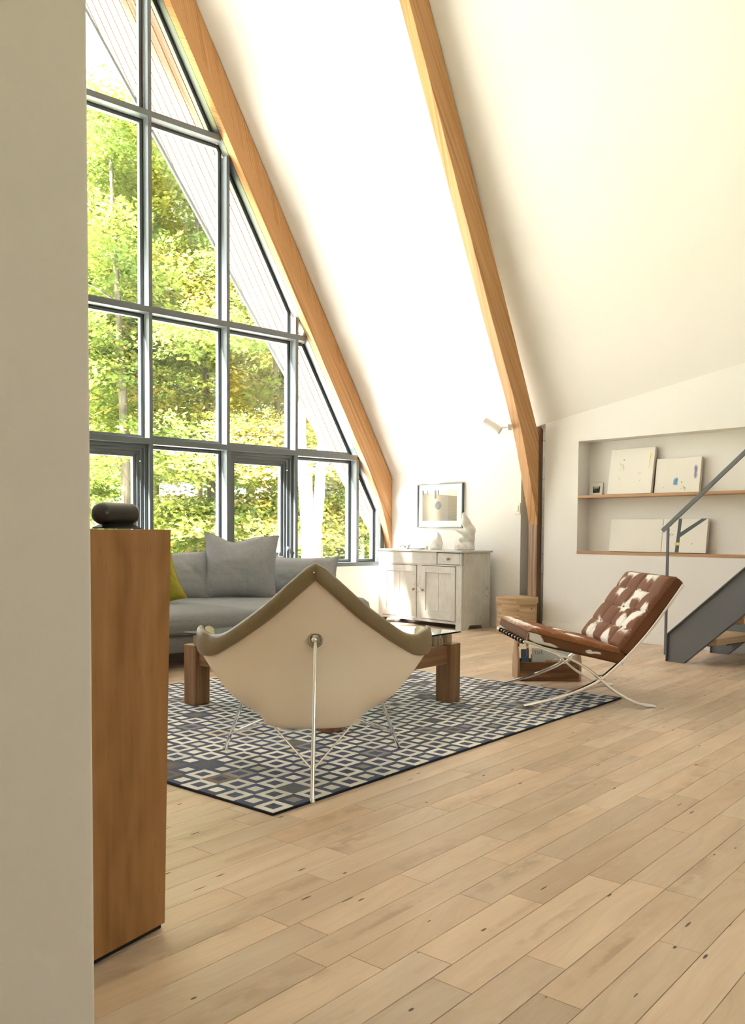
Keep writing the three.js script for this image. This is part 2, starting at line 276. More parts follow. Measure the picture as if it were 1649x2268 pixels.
M.block = std({ map: colourTexture(512, 512, (u, v) => { const g = fbm(u * 50, v * 50, 50, 50, 121, 3), c = fbm(u * 5, v * 5, 5, 5, 123, 3); return mix3([0.36, 0.35, 0.31], [0.56, 0.545, 0.49], clamp(0.5 + (g - 0.5) + (c - 0.5))); }, 1 / 0.5, 1 / 0.5), roughness: 0.95 });
M.strap = std({ color: [0.06, 0.018, 0.012], roughness: 0.5 });

// ------------------------------------------------------------------ large structure
const ROOM = { x0: -8.085, x1: 3.4, z0: -7.32, z1: 1.2 }, RIDGE = { y: 8.7, z: -3.26 };
const YAW_FLOOR = 0.158070;                                  // the boards run nine degrees off the walls
const BD = [-Math.sin(YAW_FLOOR), -Math.cos(YAW_FLOOR)], PD = [Math.cos(YAW_FLOOR), -Math.sin(YAW_FLOOR)];   // along and across the boards (x, z)
const onFloor = (a, c) => [a * BD[0] + c * PD[0], a * BD[1] + c * PD[1]];

// floor: a dark subfloor that carries every board as a piece of its own
{
  const floor = structure('floor', null, null, 'pale maple strip floor laid at a slight angle to the walls');
  part('subfloor', span(ROOM.x0 - 0.1, ROOM.x1 + 0.1, -0.14, -0.012, ROOM.z0 - 0.1, ROOM.z1 + 0.1, 0), M.dark, floor);
  const r = rng(5), W = 0.1085, list = [];
  const view = new THREE.Frustum().setFromProjectionMatrix((camera.updateMatrixWorld(), camera.updateProjectionMatrix(), new THREE.Matrix4().multiplyMatrices(camera.projectionMatrix, camera.matrixWorldInverse)));
  const corners = [[ROOM.x0 + 0.01, ROOM.z0 + 0.004], [ROOM.x1, ROOM.z0 + 0.004], [ROOM.x1, ROOM.z1], [ROOM.x0 + 0.01, ROOM.z1]];
  const as = corners.map(([x, z]) => x * BD[0] + z * BD[1]), cs = corners.map(([x, z]) => x * PD[0] + z * PD[1]);
  for (let k = Math.floor((Math.min(...cs) + 1.687) / W); -1.687 + k * W < Math.max(...cs); k++) {
    const c0 = -1.687 + k * W; let a = Math.min(...as) - r();
    while (a < Math.max(...as)) {
      const len = 0.42 + r() * r() * 1.25, tone = r(), warm = r(), ou = r() * 3.2, ov = Math.floor(r() * 11) * W;
      let q = [[a, c0], [a + len, c0], [a + len, c0 + W], [a, c0 + W]].map(([s, t]) => onFloor(s, t)); a += len;
      q = half(half(half(half(q, -1, 0, -corners[0][0]), 1, 0, corners[1][0]), 0, -1, -corners[0][1]), 0, 1, corners[2][1]);
      if (q.length < 3 || Math.abs(area(q)) < 0.002) continue;
      list.push({ q: inset(q, 0.0006), tone, warm, ou, ov });
    }
  }
  const board = ({ q, tone, warm, ou, ov }) => {
    const top = inset(q, 0.0009), n = top.length, pos = [], uv = [], col = [];
    if (n < 3 || n !== q.length) return null;
    const k = 0.80 + 0.26 * Math.pow(tone, 0.6), tint = [k * (1.0 + 0.02 * warm), k * (1 - 0.035 * warm), k * (1 - 0.10 * warm)];
    const put = (p, y) => { pos.push(p[0], y, p[1]); uv.push(p[0] * BD[0] + p[1] * BD[1] + ou, p[0] * PD[0] + p[1] * PD[1] + ov); col.push(...tint); };
    for (let i = 1; i + 1 < n; i++) { put(top[0], 0); put(top[i + 1], 0); put(top[i], 0); }
    for (let i = 0; i < n; i++) {
      const j = (i + 1) % n;
      for (const [A, yA, B, yB] of [[top, 0, q, -0.0010], [q, -0.0010, q, -0.013]]) { put(A[i], yA); put(A[j], yA); put(B[j], yB); put(A[i], yA); put(B[j], yB); put(B[i], yB); }
    }
    const g = new THREE.BufferGeometry(); g.setAttribute('position', new THREE.Float32BufferAttribute(pos, 3)); g.setAttribute('uv', new THREE.Float32BufferAttribute(uv, 2)); g.setAttribute('color', new THREE.Float32BufferAttribute(col, 3)); g.computeVertexNormals(); return g;
  };
  for (const b of list) { const c = b.q.reduce((s, p) => [s[0] + p[0] / b.q.length, s[1] + p[1] / b.q.length], [0, 0]), hid = (c[0] < -1.35 && c[1] > -0.586 + 0.3 * (c[0] + 1.35)) ; b.far = Math.hypot(...c) + (b.q.some((p) => view.containsPoint(V3(p[0], 0, p[1]))) && !hid ? 0 : 100); }
  list.sort((a, b) => a.far - b.far);
  const rest = [];
  let made = 0;
  for (const b of list) { const g = board(b); if (!g) continue; if (made < 290 && b.far < 100) { part('plank', g, M.maple, floor); made++; } else rest.push(g); }
  const far = part('far_planks', merge(rest), M.maple, floor); far.userData.kind = 'stuff';
}

// roof slope over the eave wall: where it meets the wall and how steeply it leaves it changes a little along the building
const eaveY = (x) => (x < -5.7 ? lerp(1.72, 2.15, (x + 7.985) / 2.285) : x < -3.5 ? lerp(2.15, 2.5, (x + 5.7) / 2.2) : 2.5);
const slope = (x) => (x < -5.7 ? lerp(0.588, 0.472, clamp((x + 7.985) / 2.285)) : lerp(0.472, 0.43, clamp((x + 5.7) / 2.2)));
const roofAt = (x, y) => ROOM.z0 + slope(x) * (y - eaveY(x));
{
  const xs = [-8.25, -7.985, -7.2, -6.4, -5.7, -5.0, -4.2, -3.5, -1.5, 1, 3.6], ts = [0, 0.15, 0.35, 0.55, 0.75, 1], rows = [];
  const line = (x, o) => { const y0 = eaveY(x), pts = ts.map((t) => { const y = lerp(y0, 6.2, t); return V3(x, y + o * 0.5, roofAt(x, y) - o * 0.86); }); pts.push(V3(x, RIDGE.y + o * 0.5, RIDGE.z - o * 0.5)); if (!o) pts.unshift(V3(x, y0 - 0.002, ROOM.z0 - 0.02)); else pts.unshift(V3(x, y0 - 0.1, pts[0].z)); return pts; };
  for (const x of xs) rows.push([...line(x, 0), ...line(x, 0.3).reverse()]);
  const g = metres(toCreasedNormals(loft(rows, true, true, true), 0.5), 0);
  structure('ceiling_left', g, M.ceiling, 'white sloped ceiling rising from the low wall behind the cabinet');
}
// the other slope, out of the picture
{
  const len = Math.hypot(RIDGE.y - 2.3, ROOM.z1 - RIDGE.z);
  const m = new THREE.Matrix4().makeBasis(V3(1, 0, 0), V3(0, (RIDGE.y - 2.3) / len, (RIDGE.z - ROOM.z1) / len), V3(0, -(RIDGE.z - ROOM.z1) / len, (RIDGE.y - 2.3) / len)).setPosition(0, 2.3, ROOM.z1);
  structure('ceiling_right', metres(prism([[-8.25, -0.1], [3.6, -0.1], [3.6, len + 0.05], [-8.25, len + 0.05]], 0.28).applyMatrix4(m), 0), M.ceiling, 'white sloped ceiling on the viewer side');
}
// eave wall with the shelf niche and the slot where the old post stands
const SLOT = [-5.965, -5.655], NICHE = { x0: -5.245, x1: -2.7, y0: 0.85, y1: 1.945, z: -7.512 };
{
  const top = (x) => eaveY(x) + 0.06, w = structure('wall_back', null, null, 'white plastered low wall under the roof slope');
  const seg = (x0, x1, z0, z1, holes = []) => { const n = Math.max(1, Math.ceil((x1 - x0) / 0.8)), up = []; for (let i = n; i >= 0; i--) { const x = lerp(x0, x1, i / n); up.push([x, top(x)]); } return metres(prism([[x0, -0.1], [x1, -0.1], ...up], z1 - z0, 0, holes).translate(0, 0, z0), 0); };
  part('plaster', [seg(-8.25, SLOT[0], -7.45, ROOM.z0), seg(SLOT[1], 3.5, -7.515, ROOM.z0, [[[NICHE.x0, NICHE.y0 - 0.025], [NICHE.x1, NICHE.y0 - 0.025], [NICHE.x1, NICHE.y1], [NICHE.x0, NICHE.y1]]]), span(SLOT[0], SLOT[1], 2.155, 2.6, -7.45, ROOM.z0, 0)], M.wall, w);
  part('niche_back', span(NICHE.x0 - 0.1, NICHE.x1 + 0.1, 0.6, 2.1, -7.6, NICHE.z, 0), M.wall, w);
  for (let k = 0; k < 11; k++) for (const [a, b] of (k % 2 ? [[SLOT[0] - 0.1, -5.88], [-5.876, SLOT[1] + 0.1]] : [[SLOT[0] - 0.1, -5.735], [-5.731, SLOT[1] + 0.1]])) part('block', span(a, b, k * 0.2 + 0.002, k * 0.2 + 0.197, -7.60, -7.452, 0.004), M.block, w);
  part('backing', span(SLOT[0] - 0.15, SLOT[1] + 0.15, 0, 2.3, -7.7, -7.59, 0), M.block, w);
  const base = structure('baseboard_back', [span(-8.08, SLOT[0] - 0.002, 0.001, 0.115, -7.319, -7.305, 0.003), span(SLOT[1] + 0.002, 3.4, 0.001, 0.115, -7.319, -7.305, 0.003)], M.trim, 'low white baseboard along the shelf wall');
  const sw = thing('light_switch', 'small white switch plate on the wall left of the old post', 'switch', [-6.006, 1.29, -7.318]);
  part('plate', bx(0.075, 0.118, 0.008, 0, 0, 0.004, 0.003), M.trim, sw); part('rocker', bx(0.032, 0.065, 0.006, 0, 0, 0.010, 0.002), M.trim, sw);
}
// oak shelves in the niche
for (const [y0, y1, label] of [[0.825, 0.852, 'lower oak shelf board at the foot of the wall niche'], [1.380, 1.406, 'upper oak shelf board across the middle of the wall niche']])
  tag(part('shelf', span(NICHE.x0, NICHE.x1, y0, y1, -7.511, ROOM.z0 + 0.004, 0.002, 0, [y0 * 3, y0]), M.oak), label, 'shelf');

// walls out of the picture that close the room
{
  const gable = [[ROOM.z0 - 0.1, -0.1], [ROOM.z1 + 0.1, -0.1], [ROOM.z1 + 0.1, 2.3], [RIDGE.z, RIDGE.y + 0.1], [ROOM.z0 - 0.1, 2.4]];
  const open = [[-3.9, 0.9], [-1.9, 0.9], [-1.9, 2.6], [-3.9, 2.6]];  // opening added behind the camera to let in fill light
  structure('wall_right', slabX(gable, ROOM.x1, ROOM.x1 + 0.25, 0, [open]), M.wall, 'white gable wall behind the viewer with an added fill window');
  const w = structure('fill_window_2', null, null, 'small unseen window added behind the viewer for fill light');
  part('frame', slabX(open, ROOM.x1 + 0.06, ROOM.x1 + 0.16, 0, [inset(open, 0.06)]), M.steelBlue, w);
  for (const z of [-2.9]) part('mullion', span(ROOM.x1 + 0.07, ROOM.x1 + 0.15, 0.95, 2.55, z - 0.025, z + 0.025), M.steelBlue, w);
  part('pane', slabX(inset(open, 0.05), ROOM.x1 + 0.11, ROOM.x1 + 0.116), M.glass, w);
  structure('wall_front', span(-8.25, 3.6, -0.1, 2.45, ROOM.z1, ROOM.z1 + 0.25, 0), M.wall, 'low white wall along the viewer side of the room');
  structure('wall_partition', metres(new RoundedBoxGeometry(0.13, 2.9, 1.75, 2, 0.006).translate(-1.415, 1.452, 0.289), 1), M.shadedWall, 'end of a white partition wall, its colour darkened for shade, close to the viewer on the left');
}

// ------------------------------------------------------------------ gable window
const IN = (y) => -6.716 + 0.591 * (y - 2.16);               // inner edge of the arch by the glass: z at height y
{
  const F = -8.085, B = -8.185, win = structure('window_1', null, null, 'tall gable window of dark steel frames following the timber arch');
  const apex = 2.16 + (RIDGE.z + 6.716) / 0.591, mir = (z) => 2 * RIDGE.z - z, JZ = -7.222, jy = 2.16 + (JZ + 6.716) / 0.591, sill = 0.665;
  const opening = [[JZ, sill], [mir(JZ), sill], [mir(JZ), jy], [RIDGE.z, apex], [JZ, jy]];
  const mz = [-6.848, -5.937, -5.035, -4.139, -3.258, -2.377, -1.481, -0.579, 0.332], ty = [1.922, 3.222, 5.128, 6.9], hw = 0.0195, hh = 0.030;
  const slabTop = (z) => apex - Math.abs(z - RIDGE.z) / 0.591;
  for (const z of mz) part('mullion', span(B, F, sill - 0.01, Math.min(slabTop(z - hw), slabTop(z + hw)), z - hw, z + hw, 0.002, 1), M.steelBlue, win);
  for (const y of ty) { const zl = Math.max(IN(y + hh), JZ); part('transom', span(B, F + 0.001, y - hh, y + hh, zl, mir(zl), 0.002, 2), M.steelBlue, win); }
  part('sill', span(B - 0.06, F + 0.002, 0.618, sill, JZ - 0.08, mir(JZ) + 0.08, 0.003, 2), M.steelBlue, win);
  for (const s of [1, -1]) {
    const q = (z) => (s > 0 ? z : mir(z));
    part('rake_rail', slabX([[q(JZ), jy], [q(RIDGE.z), apex], [q(RIDGE.z), apex + 0.1], [q(JZ) - s * 0.06, jy]], B, F - 0.004), M.steelBlue, win);
    part('jamb', span(B, F - 0.002, sill, jy + 0.02, Math.min(q(JZ), q(JZ) - s * 0.06), Math.max(q(JZ), q(JZ) - s * 0.06), 0.002, 1), M.steelBlue, win);
  }
  // one glazed light in every cell
  const zb = [JZ - 1, ...mz, mir(JZ) + 1], yb = [sill, ...ty, apex + 1];
  for (let i = 0; i + 1 < zb.length; i++) for (let j = 0; j + 1 < yb.length; j++) {
    let cell = opening; const z0 = i ? zb[i] + hw : zb[i], z1 = i + 2 < zb.length ? zb[i + 1] - hw : zb[i + 1], y0 = j ? yb[j] + hh : yb[j], y1 = j + 2 < yb.length ? yb[j + 1] - hh : yb[j + 1];
    cell = half(half(half(half(cell, -1, 0, -z0), 1, 0, z1), 0, -1, -y0), 0, 1, y1);
    if (cell.length < 3 || Math.abs(area(cell)) < 0.012) continue;
    const casement = j === 0 && (i === 2 || i === 4 || i === 6 || i === 8), edge = casement ? 0.125 : 0.036;
    if (inset(cell, edge + 0.01).length < 3) { part('infill', slabX(cell, -8.25, B), M.steelBlue, win); continue; }
    const light = part(casement ? 'casement' : 'glazing_frame', slabX(cell, -8.25, B - 0.012, 0, [inset(cell, edge)]), M.steelBlue, win);
    part('gasket', slabX(cell, B - 0.012, B, 0, [inset(cell, 0.010)]), M.gasket, light);
    if (casement) {                                          // stepped opening sash with stay, handle and hinges
      for (const [d, x] of [[0.034, -8.13], [0.066, -8.155], [0.092, -8.175]]) part('sash', slabX(inset(cell, d - 0.032), B - 0.01, x, 0, [inset(cell, d)]), M.steelBlue, light);
      const c = inset(cell, 0.07), zz = c.map((p) => p[0]), yy = c.map((p) => p[1]), zc = Math.min(...zz), yt = Math.max(...yy), yl = Math.min(...yy);
      part('stay', bx(0.02, 0.016, 0.016, -8.145, yt - 0.10, zc + 0.006, 0.004), M.chrome, light);
      part('handle', [bx(0.016, 0.05, 0.014, -8.142, yl + 0.10, zc - 0.004, 0.004), rod([-8.14, yl + 0.12, zc - 0.004], [-8.115, yl + 0.10, zc], 0.006)], M.chrome, light);
      part('crank', [rod([-8.15, yl + 0.012, zc + 0.10], [-8.12, yl + 0.03, zc + 0.14], 0.007), rod([-8.12, yl + 0.03, zc + 0.14], [-8.10, yl + 0.05, zc + 0.145], 0.009), bx(0.02, 0.012, 0.10, -8.145, yl + 0.006, zc + 0.1, 0.003)], M.chrome, light);
    }
    part('pane', slabX(inset(cell, edge - 0.008), -8.224, -8.218), M.glass, light);
  }
  // wall around the opening
  const skin = [[ROOM.z0 - 0.1, -0.1], [ROOM.z1 + 0.1, -0.1], [ROOM.z1 + 0.1, 2.35], [RIDGE.z, RIDGE.y + 0.06], [ROOM.z0 - 0.1, 1.68]];
  structure('wall_left', slabX(skin, -8.25, -8.087, 0, [[[JZ - 0.062, 0.62], [mir(JZ) + 0.062, 0.62], [mir(JZ) + 0.062, jy], [RIDGE.z, apex + 0.1], [JZ - 0.062, jy]]]), M.wall, 'low white wall under the gable window');
}

// ------------------------------------------------------------------ timber arches
function arch(name, label, inner, outer, x0, x1, foot) {
  const mir = ([y, z]) => [2 * RIDGE.z - z, y], I = inner.map(([y, z]) => [z, y]), O = outer.map(([y, z]) => [z, y]);
  const loop = [...I, ...inner.slice(0, -1).reverse().map(mir), ...outer.slice(0, -1).map(mir), ...O.slice().reverse()];
  const g = slabX(loop.slice(), x0, x1, 0.004);
  const p = g.attributes.position, uv = g.attributes.uv;     // grain follows the rake
  for (let i = 0; i < p.count; i++) { const y = p.getY(i), z = p.getZ(i), s = z < RIDGE.z ? 1 : -1; uv.setXY(i, y * 0.86 + s * z * 0.5, z * 0.86 * s - y * 0.5 + p.getX(i)); }
  return structure(name, g, M.fir, label);
}
const curve = (pts, n = 4) => new THREE.CatmullRomCurve3(pts.map(([y, z]) => V3(0, y, z)), false, 'catmullrom', 0.5).getPoints(n * (pts.length - 1)).map((p) => [p.y, p.z]);
{
  const inner = [...curve([[0.60, -7.316], [0.857, -7.295], [1.079, -7.24], [1.354, -7.148], [1.756, -6.953], [2.16, -6.716]]), [5.0, IN(5.0)], [8.0, RIDGE.z]];
  const outer = [[0.60, -7.322], [1.68, -7.322], [2.22, -7.015], [6.344, -4.59], [8.6, RIDGE.z]];
  arch('arch_beam', 'honey-coloured glued timber arch framing the gable window', inner, outer, -8.085, -7.985);
  const in2 = [...curve([[1.12, -7.262], [1.308, -7.217], [2.171, -6.947], [3.125, -6.509]]), [4.634, -5.834], [5.65, -5.379], [6.4, -5.03], [8.2, RIDGE.z]];
  const out2 = [[1.12, -7.27], [1.35, -7.275], [2.0, -7.272], [2.133, -7.225], [3.17, -6.775], [4.709, -6.087], [5.745, -5.618], [6.5, -5.27], [8.68, RIDGE.z]];
  const a2 = arch('arch_beam_001', 'freestanding honey-coloured timber arch between two ceiling bays', in2, out2, -5.81, -5.70);
  const post = structure('post', null, null, 'weathered dark brown timber post standing in a wall slot');
  part('shaft', metres(slabX([[-7.272, 0.0], [-7.345, 0.0], [-7.345, 2.10], [-7.31, 2.13], [-7.272, 1.98]], -5.806, -5.704, 0.004), 1), M.oldWood, post);
  part('face', metres(slabX([[-7.258, 0.0], [-7.271, 0.0], [-7.271, 1.12], [-7.262, 1.125]], -5.808, -5.702, 0.001), 1), M.greyWood, post);
}

// white markings of the hide cushions (0..1 across and up) and where the trees stand (bearing, distance, height ...)
const PATCH_BACK = [
  [[0.10, 0.97], [0.14, 1.01], [0.35, 1.01], [0.345, 0.95], [0.28, 0.887], [0.23, 0.93], [0.16, 0.92]], [[0.536, 0.99], [0.77, 1.01], [0.758, 0.95], [0.743, 0.90], [0.684, 0.93], [0.666, 0.872], [0.577, 0.907]],
  [[0.152, 0.88], [0.125, 0.827], [0.098, 0.774], [0.079, 0.82], [0.103, 0.864]], [[0.18, 0.727], [0.287, 0.749], [0.30, 0.706], [0.285, 0.62], [0.19, 0.65], [0.19, 0.69]],
  [[0.506, 0.75], [0.593, 0.76], [0.635, 0.737], [0.815, 0.737], [0.776, 0.66], [0.76, 0.613], [0.713, 0.64], [0.608, 0.612], [0.635, 0.506], [0.635, 0.442], [0.532, 0.423], [0.497, 0.473], [0.43, 0.48], [0.478, 0.544], [0.561, 0.586], [0.577, 0.673]],
  [[0.96, 0.60], [0.98, 0.53], [0.97, 0.454], [0.92, 0.38], [0.87, 0.316], [0.85, 0.221], [0.78, 0.171], [0.797, 0.255], [0.622, 0.238], [0.628, 0.32], [0.664, 0.41], [0.70, 0.408], [0.76, 0.346], [0.80, 0.426], [0.877, 0.494], [0.908, 0.598]],
  [[0.213, 0.205], [0.32, 0.113], [0.35, 0.004], [0.175, 0.008], [0.142, 0.105], [0.16, 0.166]], [[0.188, 0.295], [0.307, 0.242], [0.232, 0.212], [0.192, 0.24]], [[0.60, 0.198], [0.696, 0.073], [0.727, 0.003], [0.56, 0.0], [0.523, 0.1], [0.568, 0.155]], [[0.844, 0.216], [0.954, 0.221], [0.943, 0.196], [0.879, 0.192]]];
const PATCH_SEAT = [[[0.03, 0.03], [0.3, 0.09], [0.6, 0.09], [0.95, 0.12], [0.97, 0.05], [0.6, 0.025], [0.3, 0.02]], [[0.52, 0.33], [0.66, 0.43], [0.75, 0.58], [0.86, 0.72], [0.78, 0.78], [0.64, 0.62], [0.56, 0.5]], [[0.80, 0.80], [0.9, 0.86], [0.97, 0.97], [0.9, 0.95], [0.82, 0.9]], [[0.2, 0.5], [0.32, 0.7], [0.26, 0.75], [0.16, 0.6]]];
function TREES(r) {
  const list = [], kinds = [['green', 'lime', 0.45], ['lime', 'gold', 0.5], ['green', 'gold', 0.3], ['lime', 'green', 0.35]], say = ['green maple', 'yellowing maple', 'green maple with golden tips', 'lime green maple'], nth = ['first', 'second', 'third', 'fourth', 'fifth', 'sixth', 'seventh', 'eighth'];
  const rows = [['nearest row of trees', 18, 21, [21, 26, 31, 35.2, 41.5], 10], ['middle row of trees', 25, 29, [19.5, 23.5, 27.5, 31.5, 35.5, 42.5], 12.5], ['farthest row of trees', 33, 44, [19, 23, 26.5, 30, 33.5, 37, 40, 43.5], 15]];
  rows.forEach(([row, d0, d1, degs, h], j) => degs.forEach((deg, i) => { const k = (i * 3 + j) % 4; list.push([`${say[k]}, ${nth[i]} from the left in the ${row} outside`, deg + (r() - 0.5), lerp(d0, d1, r()), h * lerp(0.85, 1.1, r()) * (deg > 35 ? 0.72 : 1), lerp(2.1, 2.8, r()) * (j ? 1.15 : 1), kinds[k], j > 1 ? 1100 : 1500, `maples in the ${row}`, { low: [0.10, 0.20, 0.22][j] }]); }));
  return list;
}

// ------------------------------------------------------------------ rug of stitched hide squares
{
  const S = 0.1063, NA = 28, NC = 23, A0 = 2.167, C0 = -2.256, rug = thing('rug', 'navy and white patchwork rug of concentric squares under the coffee table', 'rug');
  const toPoly = (a0, a1, c0, c1) => [onFloor(a0, c0), onFloor(a1, c0), onFloor(a1, c1), onFloor(a0, c1)];
  const A1 = A0 + NA * S, C1 = C0 - NC * S;
  const base = prism(toPoly(A0 - 0.004, A1 + 0.004, C0 + 0.004, C1 - 0.004).map(([x, z]) => [x, -z]), 0.0085, 0.001).rotateX(-Math.PI / 2).translate(0, 0.0006, 0);
  part('backing', metres(base, 0), std({ color: [0.012, 0.014, 0.026], roughness: 0.95 }), rug);
  const hair = colourTexture(1024, 1024, (u, v) => { const t = 0.80 + 0.24 * fbm(u * 30, v * 160, 30, 160, 131, 3) + 0.16 * (fbm(u * 8, v * 8, 8, 8, 133, 3) - 0.3); return [t, t, t]; }, 1 / 0.8, 1 / 0.8);
  const mat = std({ map: hair, vertexColors: true, roughness: 0.9, bumpMap: bumpOf(512, 512, 0.4, 0.4, (u, v) => fbm(u * 24, v * 160, 24, 160, 135, 3)), bumpScale: 0.001 });
  const navy = [0.070, 0.084, 0.150], white = [0.80, 0.77, 0.72], grey = [0.30, 0.285, 0.28], brown = [0.20, 0.15, 0.12], cream = [0.58, 0.50, 0.38], slate = [0.11, 0.112, 0.135];
  const r = rng(17), made = new Map();
  const tileGeo = (out, inn) => {
    const key = out + '/' + inn; if (made.has(key)) return made.get(key);
    const e = S / 2 - 0.0009, h = 0.0262, top = 0.0112, low = 0.0086, pos = [], col = [], uv = [], v = (x, z, y, c) => { pos.push(x, y, z); col.push(...c); uv.push(x * 1.3 + made.size * 0.17, z * 1.3 + made.size * 0.29); };
    const quad = (p, c) => { for (const k of [0, 2, 1, 0, 3, 2]) v(p[k][0], p[k][1], p[k][2] ?? top, c); };
    const o = [[-e, -e], [e, -e], [e, e], [-e, e]], i = [[-h, -h], [h, -h], [h, h], [-h, h]], g = i.map(([x, z]) => [x * 0.975, z * 0.975]);
    for (let k = 0; k < 4; k++) { const n = (k + 1) % 4; quad([o[k], o[n], i[n], i[k]], out); quad([[...o[n], top], [...o[k], top], [...o[k], low], [...o[n], low]], out); }
    quad(g, inn);
    const geo = new THREE.BufferGeometry(); geo.setAttribute('position', new THREE.Float32BufferAttribute(pos, 3)); geo.setAttribute('color', new THREE.Float32BufferAttribute(col, 3)); geo.setAttribute('uv', new THREE.Float32BufferAttribute(uv, 2)); geo.computeVertexNormals();
    made.set(key, geo); return geo;
  };
  const tint = (c) => { const k = 0.88 + Math.floor(r() * 3) * 0.11; return c.map((x) => Math.round(x * k * 200) / 200); };
  const list = [];
  for (let i = 0; i < NA; i++) for (let j = 0; j < NC; j++) {
    let out = (i + j) % 2 ? navy : white, inn = (i + j) % 2 ? white : navy; const q = r(), special = r();
    if (special < 0.055) { out = [grey, slate, brown, slate][Math.floor(q * 4)]; inn = [slate, brown, navy, slate][Math.floor(q * 4)]; }
    else if (special < 0.12) { if ((i + j) % 2) inn = q < 0.5 ? grey : cream; else out = q < 0.5 ? grey : cream; }
    const [x, z] = onFloor(A0 + (i + 0.5) * S, C0 - (j + 0.5) * S);
    list.push({ x, z, g: tileGeo(tint(out), tint(inn)), d: Math.hypot(x, z), turn: Math.floor(r() * 4) });
  }
  list.sort((a, b) => a.d - b.d);
  const far = [];
  list.forEach((t, k) => {
    if (k < 290) { const m = part('hide_square', t.g, mat, rug); m.position.set(t.x, 0, t.z); m.rotation.y = YAW_FLOOR + t.turn * Math.PI / 2; }
    else far.push(t.g.clone().rotateY(YAW_FLOOR + t.turn * Math.PI / 2).translate(t.x, 0, t.z));
  });
  const f = part('far_squares', merge(far), mat, rug); f.userData.kind = 'stuff';
}

